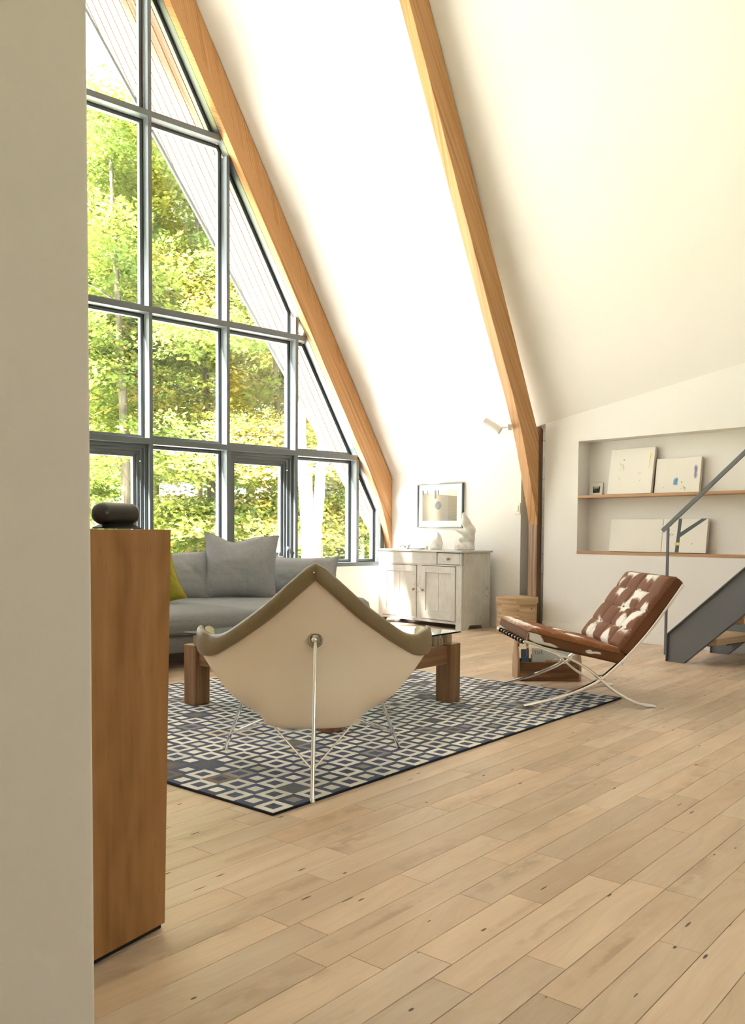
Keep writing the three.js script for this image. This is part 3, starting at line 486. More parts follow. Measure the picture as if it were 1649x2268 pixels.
// ------------------------------------------------------------------ three-legged shell lounge chair, seen from behind
{
  const T = thing('shell_chair', 'cream shell lounge chair with olive leather edge and chrome wire legs, seen from behind', 'chair', [-2.598, 0.0, -1.984], 0.9189);
  // rim: back corner, right arm tip, front edge, left arm tip
  const zb = (y) => (y > 0.55 ? lerp(-0.200, -0.112, (y - 0.55) / 0.32) : lerp(-0.228, -0.200, (y - 0.24) / 0.31)), surf = (x, y) => zb(y) - 1.2 * (x - 0.01) ** 2;
  const back = [[0.010, 0.872], [0.030, 0.855], [0.095, 0.797], [0.20, 0.702], [0.335, 0.598], [0.432, 0.540], [0.482, 0.536]].map(([x, y]) => [x, y, surf(x, y)]);
  const tip = [[0.505, 0.545, -0.530], [0.478, 0.545, -0.600]], front = [[0.36, 0.480, -0.68], [0.19, 0.425, -0.755], [0.0, 0.40, -0.785]];
  const right = [...back, ...tip, ...front], left = right.slice(1, -1).reverse().map(([x, y, z]) => [0.020 - x, y, z]);
  const loop = new THREE.CatmullRomCurve3([...right, ...left].map((p) => V3(...p)), true, 'catmullrom', 0.4), N = 160, rim = Array.from({ length: N }, (_, i) => loop.getPointAt(i / N));
  const mid = V3(0.0, 0, -0.40), foot = (p, y, k) => { const a = Math.atan2(p.z - mid.z, p.x); const c = Math.cos(a), s = Math.sin(a), sup = Math.pow(Math.abs(c) ** 3 + Math.abs(s) ** 3, -1 / 3); return V3(0.195 * k * c * sup - 0.005, y, mid.z + 0.175 * k * s * sup); };
  const bez = (a, b, c, t) => a.clone().multiplyScalar((1 - t) ** 2).addScaledVector(b, 2 * t * (1 - t)).addScaledVector(c, t * t);
  const body = (off, y, drop, bulge) => {
    const rows = [];
    for (let j = 0; j <= 26; j++) rows.push(rim.map((p) => {
      const a = foot(p, y, off > 0 ? 0.86 : 1), s = p.clone(), w = V3(p.x, 0, p.z - mid.z).normalize(); s.addScaledVector(w, -off).add(V3(0, -drop, 0));
      const c = s.clone().lerp(a, 0.5).addScaledVector(w, bulge).add(V3(0, -bulge * 0.9, 0)); const t = j / 26, q = bez(s, c, a, t), k = smooth(-0.62, -0.46, p.z) * (1 - smooth(0.45, 1, t)); q.z = lerp(q.z, surf(q.x, q.y) - (off > 0 ? off : 0) * smooth(0, 0.06, t), k); return q;
    }));
    return rows;
  };
  const out = body(-0.004, 0.236, 0.020, 0.034); out.push(rim.map((p) => foot(p, 0.229, 0.93)), rim.map((p) => foot(p, 0.227, 0.6)), rim.map((p) => foot(p, 0.227, 0.05)));
  const shellGeo = loft(out.slice().reverse(), true); part('shell', shellGeo, M.shell, T);
  const inn = body(0.034, 0.31, 0.012, 0.045); inn.push(rim.map((p) => foot(p, 0.305, 0.5)), rim.map((p) => foot(p, 0.304, 0.04)));
  part('seat_cushion', loft(inn, true), M.creamLeather, T);
  // thick leather edge: an upright oval swept round the rim
  const up = V3(0, 1, 0), rowsOf = (from, to, W0, H0, tipK) => { const rows = []; for (let i = from; i <= to; i++) {
    const u = ((i + N) % N) / N, p = loop.getPointAt(u), t = loop.getTangentAt(u), s = V3().crossVectors(t, up).normalize(), n = V3().crossVectors(s, t).normalize(), e = tipK * smooth(16, 3, Math.abs(Math.abs(i) - iTip)), lift = 0.012 * e;
    rows.push(Array.from({ length: 14 }, (_, k) => { const a = (k / 14) * 6.2832, c = Math.cos(a), q = Math.sin(a); return p.clone().addScaledVector(s, (W0 - 0.008 * e) * Math.sign(c) * Math.abs(c) ** 0.8).addScaledVector(n, (H0 + 0.024 * e) * Math.sign(q) * Math.abs(q) ** 0.8 + 0.002 + lift); }));
  } return rows; };
  const iTip = rim.reduce((b, p, i) => (i < N / 2 && p.x > rim[b].x ? i : b), 0);
  const edge = part('leather_edge', loft(rowsOf(-iTip - 1, iTip + 1, 0.025, 0.031, 1), true, true, true), M.oliveLeather, T);
  part('front_edge', loft(rowsOf(iTip, N - iTip, 0.013, 0.013, 0), true, true, true), M.creamLeather, T);
  for (const sgn of [1, -1]) {                                 // cream lining inside the upturned arm tips
    const strip = []; for (let k = -16; k <= 5; k++) { const i = sgn * (iTip + k), u = ((i + N) % N) / N, p = loop.getPointAt(u), tt = loop.getTangentAt(u), s = V3().crossVectors(tt, up).normalize(), e = smooth(16, 3, Math.abs(k)); strip.push([V3(0, -0.06, 0), V3(0, 0.012 + 0.050 * e, 0)].map((d, j) => p.clone().addScaledVector(s, j ? -0.021 : -0.045).add(d))); }
    const g = loft(sgn > 0 ? strip : strip.reverse(), false); part('lining', g, M.creamLeatherTwo, T);
  }
  part('seam', tube([[0.010, 0.904, -0.118], [0.010, 0.893, -0.093], [0.010, 0.868, -0.085], [0.010, 0.845, -0.092]], 0.0022, 16, 6), M.oliveLeather, edge);
  part('button', new THREE.SphereGeometry(0.004, 10, 8).translate(0.004, 0.867, -0.0845), M.chrome, edge);
  // rear leg with its socket, front legs and wire braces
  const leg = part('leg', rod([0, 0.006, 0], [0.010, 0.592, -0.180], 0.0085, 0.0075), M.chrome, T);
  part('foot', rod([0, 0.0005, 0], [0.0003, 0.016, -0.005], 0.013, 0.010), M.chrome, leg);
  const hub = part('socket', [new THREE.CylinderGeometry(0.026, 0.030, 0.010, 28).rotateX(1.38).translate(0.010, 0.594, -0.186), new THREE.TorusGeometry(0.025, 0.005, 8, 28).rotateX(1.38 + Math.PI / 2).translate(0.010, 0.595, -0.180)], M.darkChrome, T);
  part('screw', new THREE.SphereGeometry(0.013, 14, 10).scale(1, 1, 0.7).translate(0.006, 0.597, -0.176), M.chrome, hub);
  for (const s of [-1, 1]) {
    const l = part('leg', rod([s * 0.405, 0.012, -0.79], [s * 0.275, 0.36, -0.48], 0.0085, 0.0075), M.chrome, T);
    part('foot', rod([s * 0.405, 0.0108, -0.79], [s * 0.399, 0.026, -0.777], 0.013, 0.010), M.chrome, l);
    part('brace', rod([0.002, 0.115, -0.037], [s * 0.175, 0.245, -0.30], 0.0042), M.chrome, T);
    part('brace', rod([s * 0.372, 0.105, -0.708], [s * 0.178, 0.24, -0.33], 0.0042), M.chrome, T);
    part('brace', rod([s * 0.372, 0.105, -0.708], [s * 0.155, 0.236, -0.50], 0.0042), M.chrome, T);
    part('bracket', bx(0.055, 0.008, 0.04, s * 0.172, 0.238, -0.315, 0.003).applyMatrix4(new THREE.Matrix4()), M.chrome, T);
  }
}

// ------------------------------------------------------------------ low lounge chair in hide with crossed steel bars
{
  const T = thing('lounge_chair', 'brown and white cowhide lounge chair on crossed flat steel bars', 'chair', [-3.222, 0.003, -4.01], 0.9189);
  const W = 0.758, hide = (draw) => canvasTexture(1024, 1024, draw);
  const r = rng(23);
  const furBase = (g, w, h, warm) => {
    g.fillStyle = warm; g.fillRect(0, 0, w, h);
    for (let i = 0; i < 9000; i++) { const x = r() * w, y = r() * h, l = 14 + r() * 26, a = 1.4 + (r() - 0.5) * 0.7, k = r(); g.strokeStyle = k < 0.5 ? `rgba(74,38,18,${0.08 + 0.16 * r()})` : `rgba(176,112,66,${0.06 + 0.14 * r()})`; g.lineWidth = 1 + r() * 1.6; g.beginPath(); g.moveTo(x, y); g.lineTo(x + Math.cos(a) * l, y + Math.sin(a) * l); g.stroke(); }
  };
  // white marking: polygon in 0..1 (v up) whose lower edge frays into hair strokes
  const patch = (g, w, h, pts) => {
    const P = pts.map(([u, v]) => [u * w, (1 - v) * h]), path = () => { g.beginPath(); P.forEach((p, i) => { const q = P[(i + 1) % P.length], m = [(p[0] + q[0]) / 2 + (r() - 0.5) * 10, (p[1] + q[1]) / 2 + (r() - 0.5) * 10]; i ? g.lineTo(...p) : g.moveTo(...p); g.lineTo(...m); }); g.closePath(); };
    g.fillStyle = '#eee9e2'; path(); g.fill();
    P.forEach((p, i) => { const q = P[(i + 1) % P.length], L = Math.hypot(q[0] - p[0], q[1] - p[1]), n = L / 2.2; for (let k = 0; k < n; k++) { const t = r(), x = lerp(p[0], q[0], t), y = lerp(p[1], q[1], t), a = 1.5 + (r() - 0.5) * 0.9, l = 10 + r() * 30; g.strokeStyle = r() < 0.72 ? 'rgba(238,233,226,0.9)' : 'rgba(120,66,34,0.75)'; g.lineWidth = 1.2 + r() * 2; g.beginPath(); g.moveTo(x, y - l * 0.4); g.lineTo(x + Math.cos(a) * l, y + Math.sin(a) * l * 0.6); g.stroke(); } });
    for (let k = 0; k < 260; k++) { const p = P[Math.floor(r() * P.length)]; g.strokeStyle = 'rgba(205,196,186,0.25)'; g.lineWidth = 1.4; g.beginPath(); g.moveTo(p[0] + (r() - 0.5) * 80, p[1] + (r() - 0.5) * 80); g.lineTo(p[0] + (r() - 0.5) * 80, p[1] + 20 + (r() - 0.5) * 80); g.stroke(); }
  };
  const mk = (col, patches) => std({ map: hide((g, w, h) => { furBase(g, w, h, col); for (const p of patches) patch(g, w, h, p); }), roughness: 0.72, bumpMap: furBump, bumpScale: 0.0012 });
  const furBump = bumpOf(512, 512, 0.35, 0.35, (u, v) => fbm(u * 90, v * 16, 90, 16, 141, 3));
  const backFace = mk('#74452a', PATCH_BACK), seatFace = mk('#83491f', PATCH_SEAT), sideFace = mk('#68401f', [[[0.0, 0.9], [0.056, 0.755], [0.115, 0.663], [0.17, 0.25], [0.24, 0.27], [0.32, 0.145], [0.29, 0.0], [0.10, 0.0], [0.02, 0.2]], [[0.604, 0.389], [0.639, 0.535], [0.665, 0.42], [0.707, 0.507], [0.746, 0.514], [0.751, 0.376], [0.70, 0.35], [0.65, 0.24], [0.61, 0.24]]]), plain = mk('#683c1e', []);
  // tufted cushion: L along the frame, W across, thickness H, panels n x m stitched with sunken seams
  const cushion = (parent, name, L, H, n, m, face, side, seedMove) => {
    const NX = 72, NY = 72, top = [], e = 0.022;
    const hgt = (u, v) => { const a = (u * n) % 1, b = (v * m) % 1, du = Math.min(a, 1 - a), dv = Math.min(b, 1 - b), seam = Math.min(du * L / n, dv * W / m), rim = Math.min(Math.min(u, 1 - u) * L, Math.min(v, 1 - v) * W); return (0.0125 * Math.sqrt(clamp(4 * a * (1 - a))) * Math.sqrt(clamp(4 * b * (1 - b))) - 0.006 * Math.exp(-seam / 0.006)) * smooth(0, 0.03, rim) - e * Math.pow(1 - clamp(rim / e), 2); };
    for (let j = 0; j <= NY; j++) { const row = []; for (let i = 0; i <= NX; i++) { const s = (t) => 0.5 - 0.5 * Math.cos(Math.PI * (0.08 + 0.84 * t)), nrm = (t) => (s(t) - s(0)) / (s(1) - s(0)), u = lerp(nrm(i / NX), i / NX, 0.6), v = lerp(nrm(j / NY), j / NY, 0.6); row.push(V3(u * L, H + hgt(u, v), -v * W)); } top.push(row); }
    const g = loft(top, false), uv = g.attributes.uv, p = g.attributes.position; for (let i = 0; i < p.count; i++) uv.setXY(i, 1 + p.getZ(i) / W, p.getX(i) / L);
    const body = part(name, g, face, parent);
    const ring = (k, y) => { const q = [], N = 24; for (let a = 0; a < N; a++) q.push(V3(lerp(k, L - k, a / N), y, -k)); for (let a = 0; a < N; a++) q.push(V3(L - k, y, lerp(-k, -W + k, a / N))); for (let a = 0; a < N; a++) q.push(V3(lerp(L - k, k, a / N), y, -W + k)); for (let a = 0; a < N; a++) q.push(V3(k, y, lerp(-W + k, -k, a / N))); return q; };
    const band = loft([ring(0.03, 0), ring(0.006, 0.004), ring(0.0, 0.014), ring(-0.003, H * 0.5), ring(0, H - e)].reverse(), true, false, true), bu = band.attributes.uv, bp = band.attributes.position;
    for (let i = 0; i < bp.count; i++) bu.setXY(i, bp.getZ(i) > -0.01 ? bp.getX(i) / L : 0.5 + 0.3 * bp.getZ(i), bp.getY(i) / H);
    part('side_band', band, side, body);
    part('piping', tube(ring(-0.002, H - e).filter((_, i) => i % 2 === 0), 0.0024, 400, 6, true, 0.02), plain, body);
    const btn = []; for (let a = 1; a < n; a++) for (let b = 1; b < m; b++) btn.push(new THREE.SphereGeometry(0.009, 10, 6).scale(1, 0.5, 1).translate(a / n * L, H - 0.004, -b / m * W));
    part('buttons', btn, plain, body);
    return body;
  };
  const seat = cushion(T, 'seat_cushion', 0.590, 0.082, 4, 4, seatFace, sideFace); seat.rotation.z = -0.242; seat.position.set(0.008, 0.393, 0.004);
  const bk = cushion(T, 'back_cushion', 0.535, 0.085, 4, 4, backFace, plain); bk.rotation.z = 0.928; bk.position.set(0.622, 0.302, 0.004);
  const A = [[0, 0.010], [0.107, 0.033], [0.241, 0.072], [0.374, 0.124], [0.454, 0.168], [0.547, 0.245], [0.64, 0.338], [0.746, 0.462], [0.838, 0.588], [0.934, 0.726]];
  const B = [[0.0, 0.392], [0.061, 0.371], [0.169, 0.331], [0.277, 0.286], [0.372, 0.232], [0.454, 0.168], [0.523, 0.110], [0.619, 0.052], [0.702, 0.018], [0.784, 0.006]];
  for (const z of [-0.008, -W + 0.008]) {
    const f = part('side_frame', [flatBar(A, 0.036, 0.016, 60, z), flatBar(B, 0.036, 0.016, 60, z), new THREE.SphereGeometry(0.021, 16, 12).scale(1.5, 1.1, 0.78).translate(0.454, 0.168, z)], M.steel, T);
    void f;
  }
  for (const [x, y] of [[0.004, 0.385], [0.584, 0.255], [0.925, 0.712]]) part('crossbar', rod([x, y, -0.01], [x, y, -W + 0.01], 0.009), M.steel, T);
  for (let k = 0; k < 9; k++) {
    const z = -0.07 - k * 0.076;
    const s = part('strap', [bx(0.575, 0.004, 0.034, 0.294, 0.322, z, 0.001).translate(-0.294, -0.322, 0).rotateZ(-0.222).translate(0.294, 0.318, 0), new THREE.TorusGeometry(0.0125, 0.0035, 6, 16).scale(1, 1, 4.2).translate(0.004, 0.385, z)], M.strap, T); void s;
  }
  for (const [k, len] of [[0, 0.075], [3, 0.040]]) {
    const tail = part('strap_tail', bx(0.006, len, 0.028, 0.03, 0.372 - len / 2 - 0.006, -0.06 - k * 0.076, 0.002), M.strap, T);
    part('eyelet', [0.3, 0.55, 0.8].map((t) => new THREE.TorusGeometry(0.004, 0.0012, 6, 12).rotateY(Math.PI / 2).translate(0.0335, 0.372 - len * t, -0.06 - k * 0.076)), M.chrome, tail);
    part('buckle', tube([[0.028, 0.372, -0.078 - k * 0.076], [0.028, 0.352, -0.078 - k * 0.076], [0.028, 0.352, -0.042 - k * 0.076], [0.028, 0.372, -0.042 - k * 0.076]], 0.003, 24, 6, true, 0.05), M.chrome, tail);
  }
  for (let k = 0; k < 7; k++) part('back_strap', bx(0.53, 0.004, 0.034, 0, 0, 0, 0.001).rotateZ(0.928).translate(0.770, 0.500, -0.08 - k * 0.098), M.strap, T);
}

// ------------------------------------------------------------------ glass coffee table on four thick posts
{
  const C = [-4.073, 0.0115, -3.196], T = thing('coffee_table', 'square coffee table with thick dark wooden legs and a glass top', 'table', C, YAW_FLOOR), S = 0.580, L = 0.106;
  for (const [sx, sz] of [[1, 1], [1, -1], [-1, 1], [-1, -1]]) part('leg', bx(L, 0.352, L, sx * (S - L / 2), 0.176, sz * (S - L / 2), 0.004, 1, [sx * 0.3, sz * 0.2]), M.tableWood, T);
  for (const s of [1, -1]) { part('apron', bx(2 * (S - L) - 0.002, 0.108, 0.05, 0, 0.288, s * (S - 0.045), 0.003, 0, [0, s]), M.tableWood, T); part('apron', bx(0.05, 0.108, 2 * (S - L) - 0.002, s * (S - 0.045), 0.288, 0, 0.003, 2, [0.4, s]), M.tableWood, T); }
  for (const [sx, sz] of [[1, 1], [1, -1], [-1, 1], [-1, -1]]) for (const [a, b, w, h] of [[0, 0, 0.05, 0.0595], [0.085, 0, 0.045, 0.05], [0, 0.085, 0.045, 0.05]]) part('support_block', bx(w, h, w, sx * (S - 0.062 - a), 0.342 + (h < 0.055 ? 0.018 : 0) + h / 2 - (h < 0.055 ? 0.018 : -0.0105), sz * (S - 0.062 - b), 0.004, 1, [a, b]), M.pegWood, T);
  part('glass_top', metres(new RoundedBoxGeometry(2 * S + 0.004, 0.010, 2 * S + 0.004, 2, 0.003).translate(0, 0.418, 0), 0), phys({ color: [0.93, 0.985, 0.97], roughness: 0.0, transmission: 1, thickness: 0.01, ior: 1.5, attenuationColor: new THREE.Color(0.35, 0.75, 0.72), attenuationDistance: 0.12 }), T);
}

// ------------------------------------------------------------------ sofa and its loose pillows
{
  const C = [-6.74, 0, -3.55], a = 1.09, b = 1.98, T = thing('sofa', 'deep grey linen sofa with a rounded seat below the gable window', 'sofa', C);
  const ring = (d, y, k = 0, n = 2.6) => Array.from({ length: 120 }, (_, i) => { const t = (i / 120) * 6.2832, c = Math.cos(t), s = Math.sin(t), x = (a - d) * Math.sign(c) * Math.abs(c) ** (2 / n), z = (b - d) * Math.sign(s) * Math.abs(s) ** (2 / n); const w = k * (fbm(i / 3, y * 40, 40, 64, 151, 3) - 0.5); return V3(x + w * c, y + w * 0.6, z + w * s); });
  part('base', loft([ring(0.11, 0.125), ring(0.085, 0.135), ring(0.08, 0.24), ring(0.10, 0.262)].map((r) => r.slice().reverse()), true, false, false), M.greyLinen, T);
  part('underside', loft([ring(0.10, 0.13), ring(0.10, 0.14)], true, true, true), M.blackMatt, T);
  const prof = [[0.10, 0.258], [0.045, 0.262], [0.012, 0.285], [0.0, 0.325], [0.014, 0.372], [0.055, 0.405], [0.13, 0.418], [0.28, 0.424], [0.55, 0.427], [0.9, 0.428]];
  part('seat_cushion', loft(prof.map(([d, y], i) => ring(d, y, i > 2 ? 0.022 : 0.008)).map((r) => r.slice().reverse()), true, false, true), M.greyLinen, T);
  for (const [x, z] of [[0.7, 1.3], [0.7, -1.3], [-0.7, 1.3], [-0.7, -1.3]]) part('leg', lathe([[0.001, 0.001], [0.022, 0.001], [0.032, 0.13], [0.001, 0.13]], 18).translate(x, 0, z), M.blackMatt, T);
  // low curved back on the window side
  const rows = [];
  for (let i = 0; i <= 44; i++) { const t = lerp(1.72, 4.56, i / 44), c = Math.cos(t), s = Math.sin(t), p = V3((a - 0.14) * Math.sign(c) * Math.abs(c) ** 0.77, 0, (b - 0.14) * Math.sign(s) * Math.abs(s) ** 0.77), n = V3(c, 0, s).normalize(), e = Math.min(1, Math.min(i, 44 - i) / 4 + 0.25), h = 0.25 * Math.sqrt(e); rows.push([[-0.12, 0], [-0.13, h * 0.7], [-0.09, h], [0, h * 1.06], [0.09, h], [0.13, h * 0.7], [0.12, 0]].map(([o, y]) => p.clone().addScaledVector(n, o * (0.6 + 0.4 * e)).add(V3(0, 0.40 + y, 0)))); }
  part('backrest', loft(rows, true, true, true), M.greyLinen, T);
}
function pillow(name, label, w, h, t, pos, euler, mat, opt = {}, group) {
  const N = 40, r = opt.seed ?? 1, side = (s) => {
    const rows = []; for (let j = 0; j <= N; j++) { const row = []; for (let i = 0; i <= N; i++) {
      const u = (i / N) * 2 - 1, v = (j / N) * 2 - 1, pin = opt.pinch ?? 0.07, X = u * w / 2 * (1 - pin * (1 - v * v) * Math.abs(u)), dip = (opt.dip ?? 0) * Math.exp(-((u - (opt.dipAt ?? 0)) ** 2) / 0.16) * smooth(-0.2, 1, v), Y = v * h / 2 * (1 - pin * (1 - u * u) * Math.abs(v)) - dip;
      let d = Math.pow(clamp(1 - Math.abs(u) ** 2.4), 0.62) * Math.pow(clamp(1 - Math.abs(v) ** 2.4), 0.62); d *= 1 - 0.25 * smooth(0.1, 1, v) * (opt.dip ? 1 : 0);
      const wr = 0.018 * (fbm(u * 3 + 7, v * 3 + 9, 64, 64, r * 13, 4) - 0.5) * Math.min(1, d * 3), crease = -0.016 * Math.exp(-((u + v * 0.5 - 0.75) ** 2) / 0.004) * smooth(0.2, 0.9, Math.abs(u));
      row.push(V3(X, Y, s * (t / 2 * d + wr + crease * d)));
    } rows.push(s > 0 ? row : row.reverse()); } return loft(rows, false);
  };
  const T = thing(name, label, 'pillow', pos, 0, group); T.rotation.set(...euler, 'YXZ');
  part('cover', [side(1), side(-1)], mat, T);
  const c = []; const M2 = 24; for (let k = 0; k < 4; k++) for (let i = 0; i < M2; i++) { const s = (i / M2) * 2 - 1, [u, v] = [[s, -1], [1, s], [-s, 1], [-1, -s]][k], pin = opt.pinch ?? 0.07, dip = (opt.dip ?? 0) * Math.exp(-((u - (opt.dipAt ?? 0)) ** 2) / 0.16) * smooth(-0.2, 1, v); c.push(V3(u * w / 2 * (1 - pin * (1 - v * v) * Math.abs(u)), v * h / 2 * (1 - pin * (1 - u * u) * Math.abs(v)) - dip, 0)); }
  part('seam', tube(c, 0.0035, 192, 6, true), mat, T);
  return T;
}
pillow('pillow', 'large grey square pillow standing upright in the middle of the sofa', 0.68, 0.61, 0.25, [-6.82, 0.705, -4.375], [-0.20, 1.02, -0.045], M.greyPillow, { dip: 0.06, dipAt: -0.22, seed: 3, pinch: 0.085 }, 'pillows on the sofa');
pillow('pillow', 'wide grey pillow lying at the right end of the sofa, partly behind the shell chair', 0.86, 0.42, 0.27, [-6.98, 0.58, -5.12], [-0.30, 1.00, -0.01], M.greyPillow, { seed: 5, pinch: 0.085 }, 'pillows on the sofa');
pillow('pillow', 'grey back pillow between the olive pillow and the large square pillow', 0.95, 0.46, 0.28, [-7.15, 0.60, -3.72], [-0.24, 1.15, 0.05], M.greyPillow, { seed: 7, pinch: 0.05 }, 'pillows on the sofa');
pillow('pillow', 'small olive green velvet pillow at the left end of the sofa seat', 0.46, 0.42, 0.17, [-6.64, 0.590, -3.40], [-0.34, 1.0, 0.34], M.oliveVelvet, { seed: 9, pinch: 0.10 }, 'pillows on the sofa');

// ------------------------------------------------------------------ washed cabinet and the things on it
{
  const T = thing('cabinet', 'low cabinet in worn pale grey wash with two doors and a drawer', 'cabinet', [-6.93, 0, -6.975]), w = 0.655, d = 0.222, H = 0.84;
  part('top', bx(2 * w + 0.05, 0.022, 2 * d + 0.05, -0.005, H - 0.011, 0.004, 0.006, 0), M.washed, T);
  for (const s of [1, -1]) part('side_panel', slabX([[-d, 0.0], [-d + 0.10, 0.0], [-d + 0.13, 0.045], [d - 0.13, 0.045], [d - 0.10, 0.0], [d - 0.021, 0.0], [d - 0.021, H - 0.022], [-d, H - 0.022]], s > 0 ? w - 0.02 : -w, s > 0 ? w : -w + 0.02, 0.002), M.washed, T);
  part('back_panel', span(-w + 0.02, w - 0.02, 0.05, H - 0.03, -d + 0.004, -d + 0.016, 0.001), M.washed, T);
  part('bottom_panel', span(-w + 0.02, w - 0.02, 0.085, 0.10, -d + 0.016, d - 0.02, 0.001), M.dark, T);
  part('shelf_board', span(-w + 0.02, w - 0.02, H - 0.20, H - 0.18, -d + 0.016, d - 0.03, 0.001), M.dark, T);
  for (const [x0, x1, g] of [[-w + 0.0, -w + 0.075, 1], [-0.02, 0.055, 1], [w - 0.085, w, 1]]) part('stile', span(x0, x1, x0 < -0.02 || x1 > 0.06 ? 0.0 : 0.08, H - 0.165, d - 0.02, d + 0.002, 0.002, g, [x0, 0]), M.washed, T);
  part('rail', span(-w, w, H - 0.17, H - 0.155, d - 0.02, d + 0.004, 0.002), M.washed, T);
  part('rail', span(-w + 0.075, w - 0.085, 0.055, 0.082, d - 0.02, d + 0.001, 0.002), M.washed, T);
  part('front_board', span(-w - 0.012, 0.292, H - 0.155, H - 0.024, d - 0.012, d + 0.012, 0.003, 0, [0.2, 0.3]), M.washed, T);
  const dr = part('drawer', span(0.300, w - 0.028, H - 0.150, H - 0.030, d - 0.014, d + 0.008, 0.003, 0, [0.6, 0.1]), M.washed, T);
  part('stile', span(w - 0.024, w, H - 0.155, H - 0.024, d - 0.012, d + 0.008, 0.002, 1), M.washed, T);
  const knob = (x, y, z, s = 1) => lathe([[0.001, 0], [0.008, 0], [0.007, 0.008], [0.014, 0.016], [0.016, 0.023], [0.011, 0.029], [0.001, 0.030]], 20).scale(s, s, s).rotateX(Math.PI / 2).translate(x, y, z);
  part('knob', knob(0.475, H - 0.09, d + 0.008, 1.1), M.greyWood, dr);
  for (const [x0, x1, kx] of [[-w + 0.08, -0.025, -0.055], [0.06, w - 0.09, 0.088]]) {
    const y0 = 0.088, y1 = H - 0.175, f = d - 0.006, z1 = d + 0.010, sw = 0.062;
    const door = part('door', [span(x0, x0 + sw, y0, y1, f, z1, 0.002, 1, [x0, 0]), span(x1 - sw, x1, y0, y1, f, z1, 0.002, 1, [x1, 0]), span(x0 + sw, x1 - sw, y1 - 0.07, y1, f, z1 - 0.001, 0.002, 0, [0, x0]), span(x0 + sw, x1 - sw, y0, y0 + 0.09, f, z1 - 0.001, 0.002, 0, [0, x1])], M.washed, T);
    const xm = (x0 + x1) / 2;
    for (const [p, q] of [[x0 + sw - 0.004, xm - 0.0018], [xm + 0.0018, x1 - sw + 0.004]]) part('panel', span(p, q, y0 + 0.082, y1 - 0.064, f - 0.003, f + 0.005, 0.002, 1, [p, 0.3]), M.washed, door);
    part('knob', knob(kx, 0.40, z1, 0.95), M.greyWood, door);
  }
}
{
  const turn = 0.8507, y = 0.8405;
  const c = (list, k) => (x, q, z) => list.reduce((s, [a, b]) => smin(s, capsule(x, q, z, a, b), k), 9);
  const A = c([[[-0.010, 0.385, 0.0, 0.022], [0.012, 0.30, 0, 0.045]], [[0.012, 0.30, 0, 0.045], [0.056, 0.215, 0, 0.056]], [[0.056, 0.215, 0, 0.056], [0.066, 0.13, 0, 0.040]], [[0.066, 0.13, 0, 0.040], [0.060, 0.02, 0, 0.048]], [[-0.098, 0.216, 0.01, 0.007], [0.010, 0.172, 0.0, 0.030]], [[0.010, 0.172, 0, 0.030], [0.055, 0.15, 0, 0.035]], [[-0.065, 0.03, 0, 0.042], [-0.03, 0.025, 0, 0.04]], [[-0.045, 0.02, 0, 0.04], [0.06, 0.01, 0, 0.04]], [[-0.030, 0.10, -0.01, 0.018], [0.02, 0.02, 0, 0.035]], [[-0.05, 0.118, 0.0, 0.016], [0.04, 0.13, 0, 0.03]]], 0.028);
  const s1 = thing('sculpture', 'tall pale plaster sculpture of leaning curved forms on the right end of the cabinet', 'sculpture', [-6.44, y, -6.965], turn);
  part('figure', metres(blob((x, q, z) => Math.max(A(x, q, z * 1.25), -q), [-0.13, -0.014, -0.09], [0.15, 0.43, 0.09], 0.0065), 1), M.plasterStone, s1);
  const B = c([[[0.0, 0.02, 0, 0.058], [0.012, 0.075, 0, 0.050]], [[0.012, 0.075, 0, 0.050], [0.022, 0.14, 0, 0.026]], [[0.022, 0.14, 0, 0.026], [0.005, 0.205, 0, 0.005]], [[-0.025, 0.02, 0, 0.045], [-0.02, 0.10, 0, 0.02]]], 0.03);
  const s2 = thing('sculpture', 'small pointed white sculpture beside the tall one on the cabinet', 'sculpture', [-6.86, y, -6.965], turn);
  part('figure', metres(blob((x, q, z) => Math.max(B(x, q, z), -q), [-0.10, -0.012, -0.08], [0.10, 0.22, 0.08], 0.006), 1), M.plasterStone, s2);
  const cup = thing('cup', 'tiny white cup at the foot of the small pointed sculpture', 'cup', [-6.955, y, -6.90]);
  part('bowl', lathe([[0.001, 0.001], [0.016, 0.001], [0.019, 0.028], [0.021, 0.036], [0.019, 0.036], [0.016, 0.006], [0.001, 0.005]], 24), M.white, cup);
  const tab = thing('tablet', 'thin black tablet lying flat on the left half of the cabinet', 'tablet', [-7.13, y, -6.93], 0.05);
  part('case', bx(0.20, 0.008, 0.14, 0, 0.0045, 0, 0.003), M.black, tab); part('screen', bx(0.18, 0.0012, 0.12, 0, 0.0088, 0, 0.0005), M.blackMatt, tab);
  const gl = thing('spectacles', 'dark wire spectacles standing folded beside the black tablet', 'spectacles', [-7.335, y, -6.93], turn);
  for (const s of [-1, 1]) { part('lens_rim', new THREE.TorusGeometry(0.022, 0.0022, 8, 24).scale(1.15, 0.85, 1).translate(s * 0.03, 0.021, 0), M.blackMatt, gl); part('temple', tube([[s * 0.055, 0.028, 0], [s * 0.054, 0.030, -0.05], [s * 0.05, 0.012, -0.11]], 0.002, 16, 6), M.blackMatt, gl); }
  part('bridge', tube([[-0.006, 0.026, 0], [0, 0.031, 0], [0.006, 0.026, 0]], 0.002, 10, 6), M.blackMatt, gl);
  const pen = thing('pen', 'short purple pen leaning up from behind the spectacles', 'pen', [-7.325, y, -6.965], turn);
  part('barrel', rod([0.0, 0.003, 0], [0.022, 0.052, 0], 0.0055), std({ color: [0.10, 0.06, 0.33], roughness: 0.4 }), pen); part('clip', rod([0.004, 0.02, 0.006], [0.019, 0.052, 0.006], 0.0015), M.black, pen);
}
